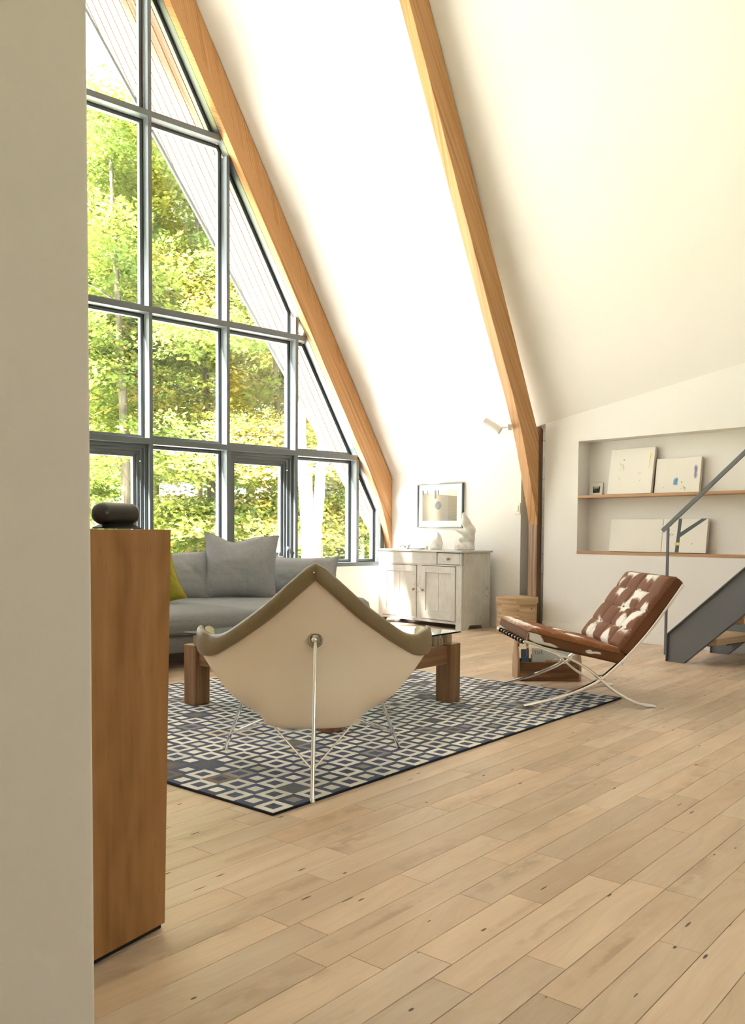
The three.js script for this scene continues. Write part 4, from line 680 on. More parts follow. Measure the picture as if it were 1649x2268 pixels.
// framed photograph above the cabinet
{
  const x0 = -7.508, x1 = -6.779, y0 = 1.083, y1 = 1.597, T = thing('picture', 'framed landscape photograph with a white mat hanging above the cabinet', 'picture', [(x0 + x1) / 2, (y0 + y1) / 2, -7.318]), w = x1 - x0, h = y1 - y0;
  const grain = M.steelBlue;
  for (const [a, b, c, d] of [[-w / 2, w / 2, h / 2 - 0.011, h / 2], [-w / 2, w / 2, -h / 2, -h / 2 + 0.011], [-w / 2, -w / 2 + 0.011, -h / 2 + 0.011, h / 2 - 0.011], [w / 2 - 0.011, w / 2, -h / 2 + 0.011, h / 2 - 0.011]]) part('frame', span(a, b, c, d, 0.001, 0.034, 0.0015), grain, T);
  part('mat', span(-w / 2 + 0.010, w / 2 - 0.010, -h / 2 + 0.010, h / 2 - 0.010, 0.004, 0.016, 0), M.white, T);
  const print = canvasTexture(1024, 860, (g, W, H) => {
    const r = rng(29); g.fillStyle = '#c9c6be'; g.fillRect(0, 0, W, H);
    g.fillStyle = '#85775f'; g.beginPath(); g.moveTo(0, 70); g.lineTo(220, 90); g.lineTo(560, 130); g.lineTo(W, 190); g.lineTo(W, H); g.lineTo(0, H); g.fill();
    for (let i = 0; i < 5200; i++) { const x = r() * W, y = 80 + Math.pow(r(), 0.8) * (H - 80); if (y < 70 + x * 0.12) continue; const near = smooth(330, 620, y - (x - 200) * 0.28), k = near * 0.75 + 0.12; g.strokeStyle = r() < k ? `rgba(44,36,34,${0.25 + 0.4 * r()})` : `rgba(168,154,124,${0.2 + 0.3 * r()})`; g.lineWidth = 1 + r() * 2.5; const a = -0.25 + (r() - 0.5) * 1.4, l = 8 + r() * 34; g.beginPath(); g.moveTo(x, y); g.lineTo(x + Math.cos(a) * l, y + Math.sin(a) * l); g.stroke(); }
    g.fillStyle = '#30322d'; for (const [x, w2, b] of [[365, 62, 235], [465, 40, 120], [150, 26, 90], [0, 40, 120]]) { g.fillRect(x, 0, w2, b); for (let i = 0; i < 60; i++) { g.fillStyle = r() < 0.5 ? '#44463f' : '#232522'; g.fillRect(x + r() * (w2 - 6), r() * b, 4 + r() * 6, 10 + r() * 30); } g.fillStyle = '#30322d'; }
    for (const [x, y, x2, y2] of [[520, 300, 800, 205], [600, 420, 1024, 470], [620, 545, 860, 420], [640, 800, 860, 690], [250, 470, 430, 380]]) { g.strokeStyle = '#5a5048'; g.lineWidth = 5; g.beginPath(); g.moveTo(x, y); g.quadraticCurveTo((x + x2) / 2, (y + y2) / 2 - 18, x2, y2); g.stroke(); }
    for (let i = 0; i < 900; i++) { const a = r() * 6.283, q = Math.sqrt(r()) * 105; g.strokeStyle = r() < 0.7 ? `rgba(36,38,38,${0.5 + 0.4 * r()})` : 'rgba(120,124,128,0.6)'; g.lineWidth = 2 + r() * 4; g.beginPath(); g.moveTo(480 + Math.cos(a) * q, 430 + Math.sin(a) * q * 1.15); g.lineTo(480 + Math.cos(a + 0.5) * q * 0.7, 430 + Math.sin(a + 0.5) * q * 0.8); g.stroke(); }
  });
  part('print', new THREE.PlaneGeometry(w - 0.17, h - 0.155).translate(-0.012, 0.004, 0.0168), std({ map: print, roughness: 0.5 }), T);
  part('glazing', span(-w / 2 + 0.010, w / 2 - 0.010, -h / 2 + 0.010, h / 2 - 0.010, 0.026, 0.028, 0), M.clearGlass, T);
}

// ------------------------------------------------------------------ things in the shelf niche
function canvas(name, label, x0, x1, y0, y1, tilt, draw, depth = 0.035, cat = 'painting', group = 'canvases on the niche shelves') {
  const w = x1 - x0, h = (y1 - y0) / Math.cos(tilt), T = thing(name, label, cat, [(x0 + x1) / 2, y0, -7.506 + Math.sin(tilt) * h + depth * 0.2], 0, group); T.rotation.x = -tilt;
  part('stretcher', span(-w / 2, w / 2, 0, h, -0.002, depth - 0.001, 0.003), std({ color: [0.66, 0.60, 0.53], roughness: 0.9 }), T);
  const t = canvasTexture(1024, Math.round(1024 * h / w), (g, W, H) => { g.fillStyle = '#efebe3'; g.fillRect(0, 0, W, H); draw(g, W, H, rng(x0 * 1000 | 0)); });
  part('canvas_face', new THREE.PlaneGeometry(w - 0.004, h - 0.004).translate(0, h / 2, depth), std({ map: t, roughness: 0.9 }), T);
  return T;
}
const squiggle = (g, r, x, y, n, s, col, lw) => { g.strokeStyle = col; g.lineWidth = lw; for (let i = 0; i < n; i++) { g.beginPath(); let a = x + (r() - 0.5) * s, b = y + (r() - 0.5) * s; g.moveTo(a, b); for (let k = 0; k < 4; k++) { a += (r() - 0.5) * s * 0.5; b += (r() - 0.4) * s * 0.5; g.lineTo(a, b); } g.stroke(); } };
canvas('painting', 'taller white canvas with a thin yellow stripe on the upper shelf', -4.955, -4.478, 1.4065, 1.845, 0.16, (g, W, H, r) => { squiggle(g, r, W * 0.28, H * 0.36, 9, 120, '#8d8984', 3); squiggle(g, r, W * 0.33, H * 0.24, 3, 60, '#57534f', 5); squiggle(g, r, W * 0.24, H * 0.66, 2, 50, '#6d6864', 5); squiggle(g, r, W * 0.70, H * 0.55, 6, 90, '#c6c1b9', 3); squiggle(g, r, W * 0.70, H * 0.72, 2, 60, '#9b968f', 3); g.fillStyle = '#ecd85a'; g.beginPath(); g.moveTo(W * 0.905, H * 0.13); g.lineTo(W * 0.93, H * 0.13); g.lineTo(W * 0.905, H * 0.46); g.lineTo(W * 0.895, H * 0.46); g.fill(); });
canvas('painting', 'lower white canvas with a blue and a violet smudge on the upper shelf', -4.462, -4.012, 1.4065, 1.728, 0.13, (g, W, H, r) => { for (let i = 0; i < 70; i++) { g.fillStyle = `rgba(${70 + r() * 60},${130 + r() * 40},190,0.16)`; g.beginPath(); g.ellipse(W * (0.475 + (r() - 0.5) * 0.07), H * (0.69 + (r() - 0.5) * 0.16), 14 + r() * 26, 20 + r() * 30, r(), 0, 7); g.fill(); g.fillStyle = `rgba(${105 + r() * 30},${98 + r() * 30},${150 + r() * 30},0.12)`; g.beginPath(); g.ellipse(W * (0.90 + (r() - 0.5) * 0.05), H * (0.42 + (r() - 0.5) * 0.34), 12 + r() * 16, 26 + r() * 30, 0, 0, 7); g.fill(); } squiggle(g, r, W * 0.68, H * 0.84, 14, 110, '#a7a29c', 3); squiggle(g, r, W * 0.62, H * 0.72, 3, 40, '#45413f', 6); squiggle(g, r, W * 0.2, H * 0.86, 1, 12, '#55504c', 6); });
canvas('painting', 'long blank white canvas leaning on the lower shelf', -4.945, -4.3795, 0.8525, 1.165, 0.12, (g, W, H, r) => { squiggle(g, r, W * 0.08, H * 0.3, 3, 60, '#e0dbd2', 4); squiggle(g, r, W * 0.93, H * 0.25, 2, 60, '#d6d1c8', 4); });
canvas('painting', 'white canvas with a bold grey branching mark on the lower shelf', -4.3785, -3.936, 0.8525, 1.168, 0.12, (g, W, H, r) => {
  g.fillStyle = '#5f6668'; const q = (p) => { g.beginPath(); p.forEach(([x, y], i) => (i ? g.lineTo(x * W, y * H) : g.moveTo(x * W, y * H))); g.fill(); };
  q([[0.345, 0.0], [0.425, 0.0], [0.41, 0.40], [0.405, 0.99], [0.315, 0.99], [0.335, 0.45]]); q([[0.86, 0.0], [0.985, 0.0], [0.40, 0.56], [0.39, 0.42]]); g.fillStyle = '#ead87e'; g.fillRect(W * 0.30, H * 0.70, W * 0.115, H * 0.09);
  squiggle(g, r, W * 0.19, H * 0.46, 8, 80, '#77736f', 5); squiggle(g, r, W * 0.70, H * 0.75, 3, 40, '#a5a09a', 7);
});
{
  const T = canvas('photo_print', 'small black and white photo print leaning in the left corner of the upper shelf', -5.222, -5.072, 1.4065, 1.538, 0.14, (g, W, H, r) => { g.fillStyle = '#23262a'; g.fillRect(W * 0.24, H * 0.28, W * 0.56, H * 0.5); for (let i = 0; i < 60; i++) { g.fillStyle = `rgba(${200 * r()},${205 * r()},${210 * r()},0.8)`; g.fillRect(W * (0.24 + r() * 0.5), H * (0.30 + r() * 0.42), 12 + r() * 40, 20 + r() * 60); } g.fillStyle = '#b9c0c0'; g.fillRect(W * 0.30, H * 0.28, W * 0.42, H * 0.16); }, 0.004, 'photograph', 'canvases on the niche shelves'); delete T.userData.group;
}

// ------------------------------------------------------------------ stair of steel plates along the shelf wall
{
  const T = thing('staircase', 'dark steel staircase with pale wooden treads and a thin handrail', 'staircase'), k = 0.889, X = 3.3;
  const plate = (x0, y0) => { const L = X - 1.75; return [[x0, 0.001], [x0 + 0.155, 0.001], [x0 + L, (L - 0.155) * k], [x0 + L, 0.217 + L * k], [x0 + 0.003, 0.217]]; };
  for (const [x0, z, label] of [[-3.722, -6.448, 0], [-3.742, -7.205, 0]]) {
    const s = part('stringer', metres(prism(plate(x0), 0.012, 0.001).translate(0, 0, z), 0), M.paintedSteel, T); void label;
    const L = X - 1.75, lip = (p, q) => { const dx = q[0] - p[0], dy = q[1] - p[1], l = Math.hypot(dx, dy); return bx(l, 0.008, 0.05, 0, 0, 0, 0.001).rotateZ(Math.atan2(dy, dx)).translate((p[0] + q[0]) / 2, (p[1] + q[1]) / 2, z + 0.010); };
    part('flange', [lip([x0 + 0.003, 0.217], [x0 + L, 0.217 + L * k]), lip([x0 + 0.155, 0.006], [x0 + L, (L - 0.155) * k]), bx(0.008, 0.21, 0.05, x0 + 0.005, 0.108, z + 0.010, 0.001)], M.paintedSteel, s);
  }
  for (let i = 0; i < 8; i++) {
    const y = 0.205 + i * 0.190, x = -3.62 + i * 0.2137; if (x > -2.25) break;
    part('tread', span(x, x + 0.285, y - 0.05, y, -7.190, -6.500, 0.003, 2, [i * 0.4, i * 0.21]), M.treadWood, T);
    part('tread_bracket', [span(x + 0.03, x + 0.25, y - 0.058, y - 0.051, -7.19, -6.50, 0.001), span(x + 0.05, x + 0.056, y - 0.12, y - 0.058, -7.19, -7.12, 0.001)], M.paintedSteel, T);
  }
  part('newel_post', bx(0.022, 1.035, 0.012, -3.772, 0.5575, -6.5, 0.002), M.paintedSteel, T);
  part('post_clamp', bx(0.07, 0.05, 0.012, -3.735, 0.10, -6.478, 0.002), M.paintedSteel, T);
  part('handrail', bx(2.32, 0.036, 0.012, 0, 0, 0, 0.003).rotateZ(Math.atan(0.887)).translate(-3.822 + 1.16 * Math.cos(Math.atan(0.887)), 1.052 + 1.16 * Math.sin(Math.atan(0.887)), -6.5), M.paintedSteel, T);
  for (const i of [3, 6]) part('baluster', bx(0.018, 0.87, 0.018, -3.62 + i * 0.2137 + 0.14, 0.205 + i * 0.19 + 0.40, -6.47, 0.002), M.paintedSteel, T);
}

// ------------------------------------------------------------------ open tool crate with magazines, and the round box
{
  const T = thing('tool_crate', 'old wooden tool crate with a gabled end behind the cowhide chair', 'crate', [-3.862, 0.0012, -4.728], 0.86), L = 0.445, D = 0.21, H = 0.132, w = 0.016;
  // local x along the front side, z = 0 front, -D back
  part('side_board', span(w, L - w, 0, H, -w, 0, 0.003, 0), M.crateWood, T); part('side_board', span(w, L - w, 0, H, -D, -D + w, 0.003, 0, [0.3, 0.4]), M.crateWood, T);
  part('bottom_board', span(w, L - w, 0.004, 0.016, -D + w, -w, 0.001), M.crateWood, T);
  for (const x of [0, L - w]) part('end_board', slabX([[0, 0], [-D, 0], [-D, 0.14], [-D * 0.62, 0.285], [-D * 0.38, 0.285], [0, 0.14]], x, x + w, 0.002), M.crateEnd, T);
  part('carrying_bar', rod([w, 0.262, -D / 2], [L - w, 0.262, -D / 2], 0.013), M.crateEnd, T);
  const y = 0.0175, at = (x, z) => [T.position.x + x * Math.cos(0.86) + z * Math.sin(0.86), y, T.position.z - x * Math.sin(0.86) + z * Math.cos(0.86)];
  const book = (name, label, x, z, l, h, t, cover, turn = 0, lean = 0, letters) => {
    const o = thing(name, label, name === 'book' ? 'book' : 'magazine', at(x, z), 0.86 + turn); o.rotation.order = 'YXZ'; o.rotation.x = lean;
    part('pages', span(0.002, l - 0.003, 0.002, h - 0.003, -t + 0.0015, -0.0015, 0), M.white, o);
    for (const s of [0, 1]) part('cover', s ? span(0, l, 0, h, -0.0015, 0, 0) : span(0, l, 0, h, -t, -t + 0.0015, 0), cover, o);
    part('spine', span(-0.0012, 0.001, 0, h, -t, 0, 0), cover, o);
    if (letters) part('cover_print', new THREE.PlaneGeometry(l - 0.004, h - 0.004).translate(l / 2, h / 2, 0.0006), letters, o);
    return o;
  };
  const magTex = canvasTexture(1024, 800, (g, W, H) => { g.fillStyle = '#c9ccce'; g.fillRect(0, 0, W, H); g.fillStyle = '#8d9396'; g.beginPath(); g.moveTo(0, 560); g.quadraticCurveTo(300, 300, 620, 420); g.quadraticCurveTo(820, 480, W, 330); g.lineTo(W, H); g.lineTo(0, H); g.fill(); g.fillStyle = '#5b6064'; g.beginPath(); g.moveTo(0, 700); g.quadraticCurveTo(420, 450, W, 640); g.lineTo(W, H); g.lineTo(0, H); g.fill(); g.fillStyle = '#3c3f42'; g.font = '130px serif'; g.fillText('THE', 40, 150); });
  book('magazine', 'grey magazine with a landscape cover standing in the tool crate', 0.115, -0.045, 0.27, 0.205, 0.008, std({ color: [0.42, 0.43, 0.44], roughness: 0.35 }), 0.02, -0.16, std({ map: magTex, roughness: 0.35 }));
  book('book', 'slim blue book standing at the gabled end of the tool crate', 0.042, -0.035, 0.05, 0.20, 0.018, std({ color: [0.055, 0.12, 0.22], roughness: 0.5 }), 0.15, -0.10);
  book('book', 'dark book behind the grey magazine in the tool crate', 0.12, -0.10, 0.26, 0.155, 0.03, std({ color: [0.035, 0.037, 0.04], roughness: 0.5 }), 0, -0.10);
  for (const [x, r0, label] of [[0.225, 0.022, 'small round wooden spool at the middle of the tool crate'], [0.275, 0.017, 'smaller wooden spool right of the other one in the tool crate']]) { const s = thing('spool', label, 'spool', at(x, -0.034)); part('core', lathe([[0.001, 0], [r0, 0], [r0, 0.012], [r0 * 0.7, 0.02], [r0 * 0.7, 0.11], [r0, 0.12], [r0, 0.132], [0.001, 0.132]], 20), M.ash, s); part('thread', new THREE.CylinderGeometry(r0 * 0.86, r0 * 0.86, 0.085, 20, 6).translate(0, 0.065, 0), std({ color: [0.45, 0.25, 0.09], roughness: 0.9 }), s); }
}
{
  const R = 0.213, T = thing('round_box', 'round bentwood box with a lid standing by the old post', 'box', [-5.80, 0.001, -7.075], 0.6);
  const grainLathe = (pts) => { const g = lathe(pts, 64).toNonIndexed(), p = g.attributes.position, uv = g.attributes.uv; for (let i = 0; i < p.count; i++) uv.setXY(i, (uv.getX(i)) * 1.33, p.getY(i) + 0.02 * Math.hypot(p.getX(i), p.getZ(i))); return g; };
  part('body', grainLathe([[0.001, 0], [R - 0.012, 0], [R - 0.004, 0.004], [R - 0.010, 0.12], [R - 0.006, 0.31], [R - 0.006, 0.318]]), M.ash, T);
  const lid = part('lid', grainLathe([[R - 0.005, 0.312], [R + 0.004, 0.311], [R + 0.005, 0.366], [R, 0.372], [R - 0.012, 0.368], [0.001, 0.3675]]), M.ash, T);
  const arc = (r, a0, a1, y0, y1, t = 0.004) => { const rows = []; for (let i = 0; i <= 16; i++) { const a = lerp(a0, a1, i / 16), c = Math.cos(a), s = Math.sin(a); rows.push([V3(c * r, y0, s * r), V3(c * (r + t), y0, s * (r + t)), V3(c * (r + t), y1, s * (r + t)), V3(c * r, y1, s * r)].reverse()); } return metres(toCreasedNormals(loft(rows, true, true, true), 0.5), 0); };
  part('lap', arc(R - 0.0075, 1.35, 2.3, 0.006, 0.308), M.ash, T); part('lid_lap', arc(R + 0.0035, 0.85, 1.5, 0.316, 0.362, 0.003), M.ash, lid);
  for (let k = 0; k < 7; k++) part('tack', new THREE.SphereGeometry(0.0045, 8, 6).translate(Math.cos(1.42) * (R - 0.003), 0.04 + k * 0.04, Math.sin(1.42) * (R - 0.003)), M.blackMatt, T);
  part('knot', new THREE.SphereGeometry(0.009, 12, 8).scale(1, 1, 0.4).rotateY(0.9).translate(Math.sin(0.9) * (R - 0.009), 0.262, Math.cos(0.9) * (R - 0.009)), M.blackMatt, T);
}

// ------------------------------------------------------------------ spotlight on the arch, pedestal and speaker in front
{
  const T = thing('spotlight', 'white cylinder spotlight fixed to the freestanding timber arch', 'lamp', [-5.812, 2.10, -6.93]);
  const a = V3(-0.075, -0.035, 0.045), d = V3(-0.145, 0.105, 0.085).normalize(), q = new THREE.Quaternion().setFromUnitVectors(V3(0, 1, 0), d);
  part('housing', lathe([[0.001, 0], [0.036, 0], [0.042, 0.006], [0.042, 0.196], [0.039, 0.20], [0.036, 0.196], [0.036, 0.15], [0.001, 0.148]], 32).applyQuaternion(q).translate(a.x, a.y, a.z), M.white, T);
  part('reflector', lathe([[0.001, 0.150], [0.026, 0.153], [0.0355, 0.19]], 28).applyQuaternion(q).translate(a.x, a.y, a.z), M.blackMatt, T);
  part('arm', rod([0.004, 0, 0], [a.x + d.x * 0.07 + 0.02, a.y + d.y * 0.07, a.z + d.z * 0.07], 0.008), M.white, T); part('mount', bx(0.012, 0.06, 0.06, 0.004, 0, 0, 0.004), M.white, T);
}
{
  // pedestal: face towards the viewer runs from the wall end back into the room
  const turn = 1.8973, T = thing('pedestal', 'waist-high walnut-veneered pedestal at the end of the partition wall', 'pedestal', [-1.925, 0.001, -0.835], turn);
  // local x along the face (to the right), z towards the viewer
  const L = 0.243, D = 0.30, H = 1.024, foot = 0.012;
  const body = loft([[0, 0.018, L], [0, 0.02, L], [0.006, H - 0.002, L + 0.028], [0.006, H, L + 0.028]].map(([x, y, r], i) => [V3(-0.12, y, 0), V3(r - foot, y, 0), V3(r - foot, y, -D), V3(-0.12, y, -D)]), true, true, true);
  const g = metres(body.toNonIndexed(), 1); g.computeVertexNormals(); part('carcass', g, M.walnut, T);
  part('plinth', bx(L + 0.09, 0.018, D - 0.03, L / 2 - 0.055, 0.009, -D / 2, 0), M.dark, T);
  const s = thing('speaker', 'glossy black capsule-shaped speaker lying on top of the walnut pedestal', 'speaker', [-1.925, 1.0255, -0.835], turn);
  const P = [[0.001, -0.066]]; for (let i = 1; i <= 8; i++) P.push([0.0265 * Math.sin(i / 8 * Math.PI / 2), -0.0395 - 0.0265 * Math.cos(i / 8 * Math.PI / 2)]); P.push([0.0265, 0.046]); for (let i = 1; i <= 6; i++) P.push([0.0265 - 0.012 * (1 - Math.cos(i / 6 * Math.PI / 2)), 0.046 + 0.016 * Math.sin(i / 6 * Math.PI / 2)]); P.push([0.001, 0.0625]);
  part('body', lathe(P, 40).rotateZ(-Math.PI / 2).translate(0.107, 0.0365, -0.036), M.black, s);
  part('stand', loft([[0.052, 0.03, 0.0], [0.050, 0.028, 0.004], [0.036, 0.017, 0.012], [0.034, 0.016, 0.016]].map(([w, d, y]) => [V3(0.112 - w, y, -0.036 + d), V3(0.112 + w, y, -0.036 + d), V3(0.112 + w, y, -0.036 - d), V3(0.112 - w, y, -0.036 - d)]), true, true, true), M.blackMatt, s);
}

// ------------------------------------------------------------------ outdoors: overhang, added bounce slab, ground, trees
{
  const eave = structure('overhang', null, null, 'cedar-boarded overhang outside the gable window'), x = -8.25, N = V3(0, 0.507, -0.862), U = V3(0, 0.862, 0.507), O = V3(0, 1.05, -7.62);
  const at = (X, s, o) => V3(X, 0, 0).add(O).addScaledVector(U, s).addScaledVector(N, o), edge = (s) => -8.69 - 0.150 * s, bw = 0.118;
  for (let k = 0; k < 13; k++) {
    const a = x - k * bw, b = a - bw + 0.011, sMin = (X) => Math.max(0, (-8.69 - X) / 0.150), s0 = sMin(a), s1 = sMin(b); if (s1 > 8.9) break;
    const q = [[a, s0], [b, s1], [b, 9], [a, 9]], top = q.map(([X, s]) => at(X, s, 0)), bot = q.map(([X, s]) => at(X, s, 0.02));
    const g = metres(toCreasedNormals(loft([top, bot], true, true, true), 0.3), 1), p = g.attributes.position, uv = g.attributes.uv; for (let i = 0; i < p.count; i++) uv.setXY(i, p.getY(i) * 1.1 + k * 0.7, p.getX(i) + k * 0.11);
    part('soffit_board', g, M.cedar, eave);
  }
  const deck = [[x + 0.1, 0], [edge(0) - 0.02, 0], [edge(9) - 0.02, 9], [x + 0.1, 9]];
  part('roof_deck', loft([deck.map(([X, s]) => at(X, s, 0.022)), deck.map(([X, s]) => at(X, s, 0.20))], true, true, true), M.blackMatt, eave);
  const mirror = (v) => V3(v.x, v.y, 2 * RIDGE.z - v.z), far = [[x + 0.1, 0], [-8.28, 0], [-8.32, 3.3], [-8.60, 3.9], [-9.62, 8.45], [x + 0.1, 8.45]];
  part('far_roof_deck', loft([far.map(([X, s]) => mirror(at(X, s, 0.022))), far.map(([X, s]) => mirror(at(X, s, 0.20)))], true, true, true), M.blackMatt, eave);
  const f = [edge(0) - 0.02, edge(9) - 0.02]; part('fascia_trim', loft([[at(f[0], 0, -0.02), at(f[0] - 0.03, 0, -0.02), at(f[0] - 0.03, 0, 0.22), at(f[0], 0, 0.22)], [at(f[1], 9, -0.02), at(f[1] - 0.03, 9, -0.02), at(f[1] - 0.03, 9, 0.22), at(f[1], 9, 0.22)]], true, true, true), M.steelBlue, eave);
  structure('bounce_terrace', span(-15, -8.26, -0.42, -0.04, -11, 9, 0.01), std({ map: colourTexture(512, 512, (u, v) => { const c = 0.78 + 0.14 * fbm(u * 20, v * 20, 20, 20, 161, 4); return [c, c * 0.97, c * 0.92]; }, 1 / 2, 1 / 2), roughness: 0.85 }), 'unseen pale stone slab added outside the gable window to bounce sunlight indoors');  // unseen slab, added to bounce sun up onto the sloped ceiling
  const gr = new THREE.PlaneGeometry(150, 150, 90, 90).rotateX(-Math.PI / 2).translate(-40, 0, -10), p = gr.attributes.position;
  for (let i = 0; i < p.count; i++) { const X = p.getX(i), Z = p.getZ(i), d = smooth(-16, -50, X); p.setY(i, -0.5 + d * (0.9 * fbm(X * 0.12 + 90, Z * 0.12 + 90, 64, 64, 171, 3) - 0.2)); }
  gr.computeVertexNormals();
  structure('ground', metres(gr, 0), std({ map: colourTexture(1024, 1024, (u, v) => { const a = fbm(u * 40, v * 40, 40, 40, 173, 4), b = fbm(u * 6, v * 6, 6, 6, 175, 3), c = fbm(u * 90, v * 90, 90, 90, 177, 2); return mix3(mix3([0.10, 0.15, 0.035], [0.27, 0.33, 0.08], a), [0.46, 0.33, 0.12], smooth(0.55, 0.7, c * 0.6 + b * 0.4)); }, 1 / 8, 1 / 8), roughness: 1 }), 'leaf-strewn grass under the maples');
}
{
  // a spray of maple leaves: several five-lobed leaves, each slightly folded
  const leaf = (() => { const o = [[0, -0.5], [0.16, -0.34], [0.46, -0.30], [0.34, -0.06], [0.5, 0.16], [0.22, 0.18], [0.0, 0.55], [-0.22, 0.18], [-0.5, 0.16], [-0.34, -0.06], [-0.46, -0.30], [-0.16, -0.34]], pos = []; for (let i = 0; i < o.length; i++) { const a = o[i], b = o[(i + 1) % o.length]; pos.push(0, 0, 0, b[0], 0.18 * Math.abs(b[0]), -b[1], a[0], 0.18 * Math.abs(a[0]), -a[1]); } const g = new THREE.BufferGeometry(); g.setAttribute('position', new THREE.Float32BufferAttribute(pos, 3)); g.computeVertexNormals(); return g; })();
  const r = rng(101), sprays = [0, 1, 2].map(() => { const l = []; for (let k = 0; k < 40; k++) l.push(leaf.clone().scale(0.055 + r() * 0.045, 0.08, 0.055 + r() * 0.045).rotateZ((r() - 0.5) * 1.3).rotateX((r() - 0.5) * 1.3).rotateY(r() * 6.28).translate((r() - 0.5) * 0.7, (r() - 0.5) * 0.16, (r() - 0.5) * 0.7)); return mergeGeometries(l); });
  const leafMat = phys({ color: 0xffffff, roughness: 0.9, transmission: 0.5, thickness: 0, side: THREE.DoubleSide, specularIntensity: 0.3 });
  const bark = std({ map: colourTexture(256, 512, (u, v) => { const a = fbm(u * 24, v * 8, 24, 8, 181, 4); return mix3([0.05, 0.042, 0.034], [0.22, 0.19, 0.155], a); }, 1 / 0.8, 1 / 1.6), roughness: 0.95 });
  const birch = std({ map: colourTexture(512, 1024, (u, v) => { const a = fbm(u * 6, v * 40, 6, 40, 183, 4), b = fbm(u * 10, v * 14, 10, 14, 185, 3); return mix3(mix3([0.62, 0.58, 0.53], [0.78, 0.75, 0.71], a), [0.10, 0.075, 0.06], smooth(0.66, 0.74, a * 0.35 + b * 0.65)); }, 1 / 0.9, 1 / 1.8), roughness: 0.8 });
  const trunk = (pts, r0, r1) => { const c = new THREE.CatmullRomCurve3(pts.map((p) => V3(...p))), rows = []; for (let i = 0; i <= 14; i++) { const t = i / 14, p = c.getPoint(t), R = lerp(r0, r1, t) * (i === 0 ? 1.35 : 1); rows.push(Array.from({ length: 10 }, (_, k) => V3(p.x + R * Math.cos(-k / 10 * 6.2832), p.y, p.z + R * Math.sin(-k / 10 * 6.2832)))); } return loft(rows, true, true, true); };
  const pal = { green: [[0.131, 0.221, 0.041], [0.213, 0.287, 0.066]], lime: [[0.238, 0.303, 0.053], [0.336, 0.377, 0.090]], gold: [[0.402, 0.344, 0.061], [0.476, 0.410, 0.123]] };
  function tree(label, deg, dist, h, crown, colours, n, group, opt = {}) {
    const a = deg * Math.PI / 180, X = -dist * Math.cos(a), Z = -dist * Math.sin(a), T = thing('maple_tree', label, 'tree', [X, -0.62, Z], r() * 6.28, group);
    const lean = [(r() - 0.5) * 0.8, (r() - 0.5) * 0.8], r0 = 0.05 + h * 0.011;
    part('trunk', [trunk([[0, 0, 0], [lean[0] * 0.3, h * 0.35, lean[1] * 0.3], [lean[0], h * 0.93, lean[1]]], r0, 0.03), ...Array.from({ length: 7 }, (_, i) => { const t = 0.3 + i * 0.085, b = r() * 6.28, l = crown * (0.9 - 0.5 * t); return trunk([[lean[0] * t, h * t, lean[1] * t], [lean[0] * t + Math.cos(b) * l * 0.5, h * t + l * 0.30, lean[1] * t + Math.sin(b) * l * 0.5], [lean[0] * t + Math.cos(b) * l, h * t + l * 0.42, lean[1] * t + Math.sin(b) * l]], r0 * 0.35, 0.012); })], bark, T);
    const m = new THREE.InstancedMesh(sprays[Math.floor(r() * 3)], leafMat, n), M4 = new THREE.Matrix4(), q = new THREE.Quaternion(), e = new THREE.Euler(), col = new THREE.Color(), boughs = Array.from({ length: 26 }, () => { const t = opt.low ?? 0.16, y = lerp(t, 1, Math.pow(r(), 0.85)), b = r() * 6.28, R = crown * Math.sqrt(clamp(1 - ((y - 0.5) / 0.56) ** 2)) * (0.45 + 0.55 * r()); return [Math.cos(b) * R, y * h, Math.sin(b) * R, 0.7 + r() * 0.9, r()]; });
    for (let i = 0; i < n; i++) {
      const b = boughs[Math.floor(r() * boughs.length)], s = b[3], u = r() * 6.28, d = Math.sqrt(r()) * s;
      const x = b[0] + Math.cos(u) * d, z = b[2] + Math.sin(u) * d, y = b[1] + (r() - 0.5) * 0.5 - d * d * 0.12;
      e.set((r() - 0.5) * 0.8, r() * 6.28, (r() - 0.5) * 0.8); M4.compose(V3(x, y, z), q.setFromEuler(e), V3(1, 1, 1).multiplyScalar(0.75 + r() * 0.7)); m.setMatrixAt(i, M4);
      const mixc = r() < colours[2] * (0.4 + 1.2 * b[4]) ? pal[colours[1]] : pal[colours[0]], k = 0.8 + 0.35 * r(), t = r(); m.setColorAt(i, col.setRGB(...[0, 1, 2].map((c) => lerp(mixc[0][c], mixc[1][c], t) * k)));
    }
    m.name = 'foliage'; m.userData.kind = 'stuff'; m.castShadow = m.receiveShadow = true; T.add(m); return T;
  }
  for (const t of TREES(r)) tree(...t);
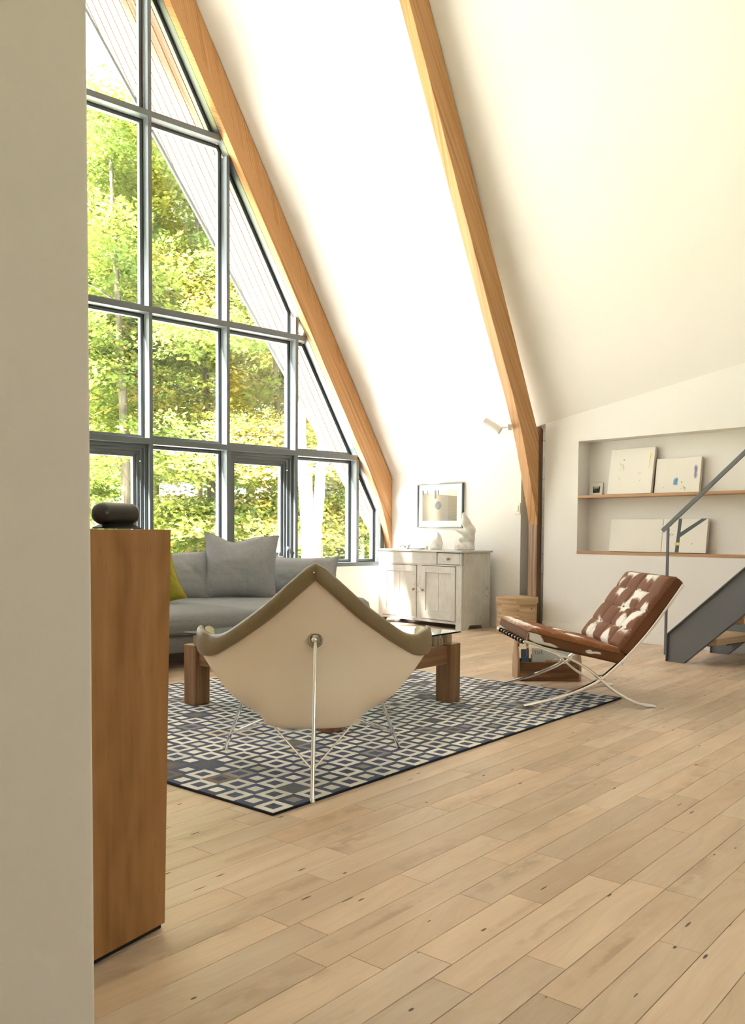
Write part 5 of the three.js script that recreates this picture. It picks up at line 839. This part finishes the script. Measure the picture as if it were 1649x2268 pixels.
  // forked birch just outside the right-hand panes
  const a = 37.2 * Math.PI / 180, B = thing('birch_tree', 'forked white birch trunk outside the right-hand window panes', 'tree', [-13.2 * Math.cos(a), -0.5, -13.2 * Math.sin(a)], 0.85);
  part('trunk', trunk([[0, 0, 0], [0.02, 0.9, 0], [0.0, 1.70, 0]], 0.155, 0.150), birch, B);
  part('limb', trunk([[-0.03, 1.45, 0], [-0.085, 2.0, 0.02], [-0.14, 3.0, 0.02], [-0.10, 6.5, 0.1]], 0.10, 0.05), birch, B); part('limb', trunk([[0.05, 1.45, 0], [0.12, 2.0, 0], [0.17, 3.0, -0.05], [0.4, 7.0, -0.2]], 0.10, 0.05), birch, B); part('broken_limb', trunk([[0.0, 1.55, 0.05], [-0.01, 2.0, 0.10], [-0.02, 2.35, 0.14]], 0.055, 0.05), M.greyWood, B);
}
{
  const T = thing('garden_table', 'narrow dark garden table with a white side panel seen through the right-hand panes', 'table', [-10.05, -0.038, -7.42], 0.64);
  part('top', bx(0.62, 0.02, 0.34, 0.02, 0.886, 0, 0.004), M.oldWood, T); part('side_panel', bx(0.13, 0.19, 0.30, -0.22, 0.78, 0, 0.004), M.white, T);
  for (const [x, z] of [[-0.26, 0.14], [0.30, 0.14], [-0.26, -0.14], [0.30, -0.14]]) part('leg', bx(0.03, 0.876, 0.03, x, 0.438, z, 0.003), M.oldWood, T);
  const lantern = (label, x, h, r, m) => { const q = new THREE.Vector3(x, 0.897, 0).applyAxisAngle(V3(0, 1, 0), 0.64), L = thing('lantern', label, 'lantern', [-10.05 + q.x, -0.038 + q.y, -7.42 + q.z]); part('shade', lathe([[0.001, 0], [r, 0], [r * 0.5, h * 0.97], [r * 0.42, h], [0.001, h]], 24), m, L); part('finial', new THREE.TorusGeometry(0.016, 0.004, 8, 16).translate(0, h + 0.016, 0), M.blackMatt, L); };
  lantern('small white cone lantern on the garden table', 0.035, 0.145, 0.042, M.white); lantern('taller grey cone lantern left of the white one on the garden table', -0.10, 0.27, 0.055, M.plasterStone);
}
renderer.render(scene, camera);
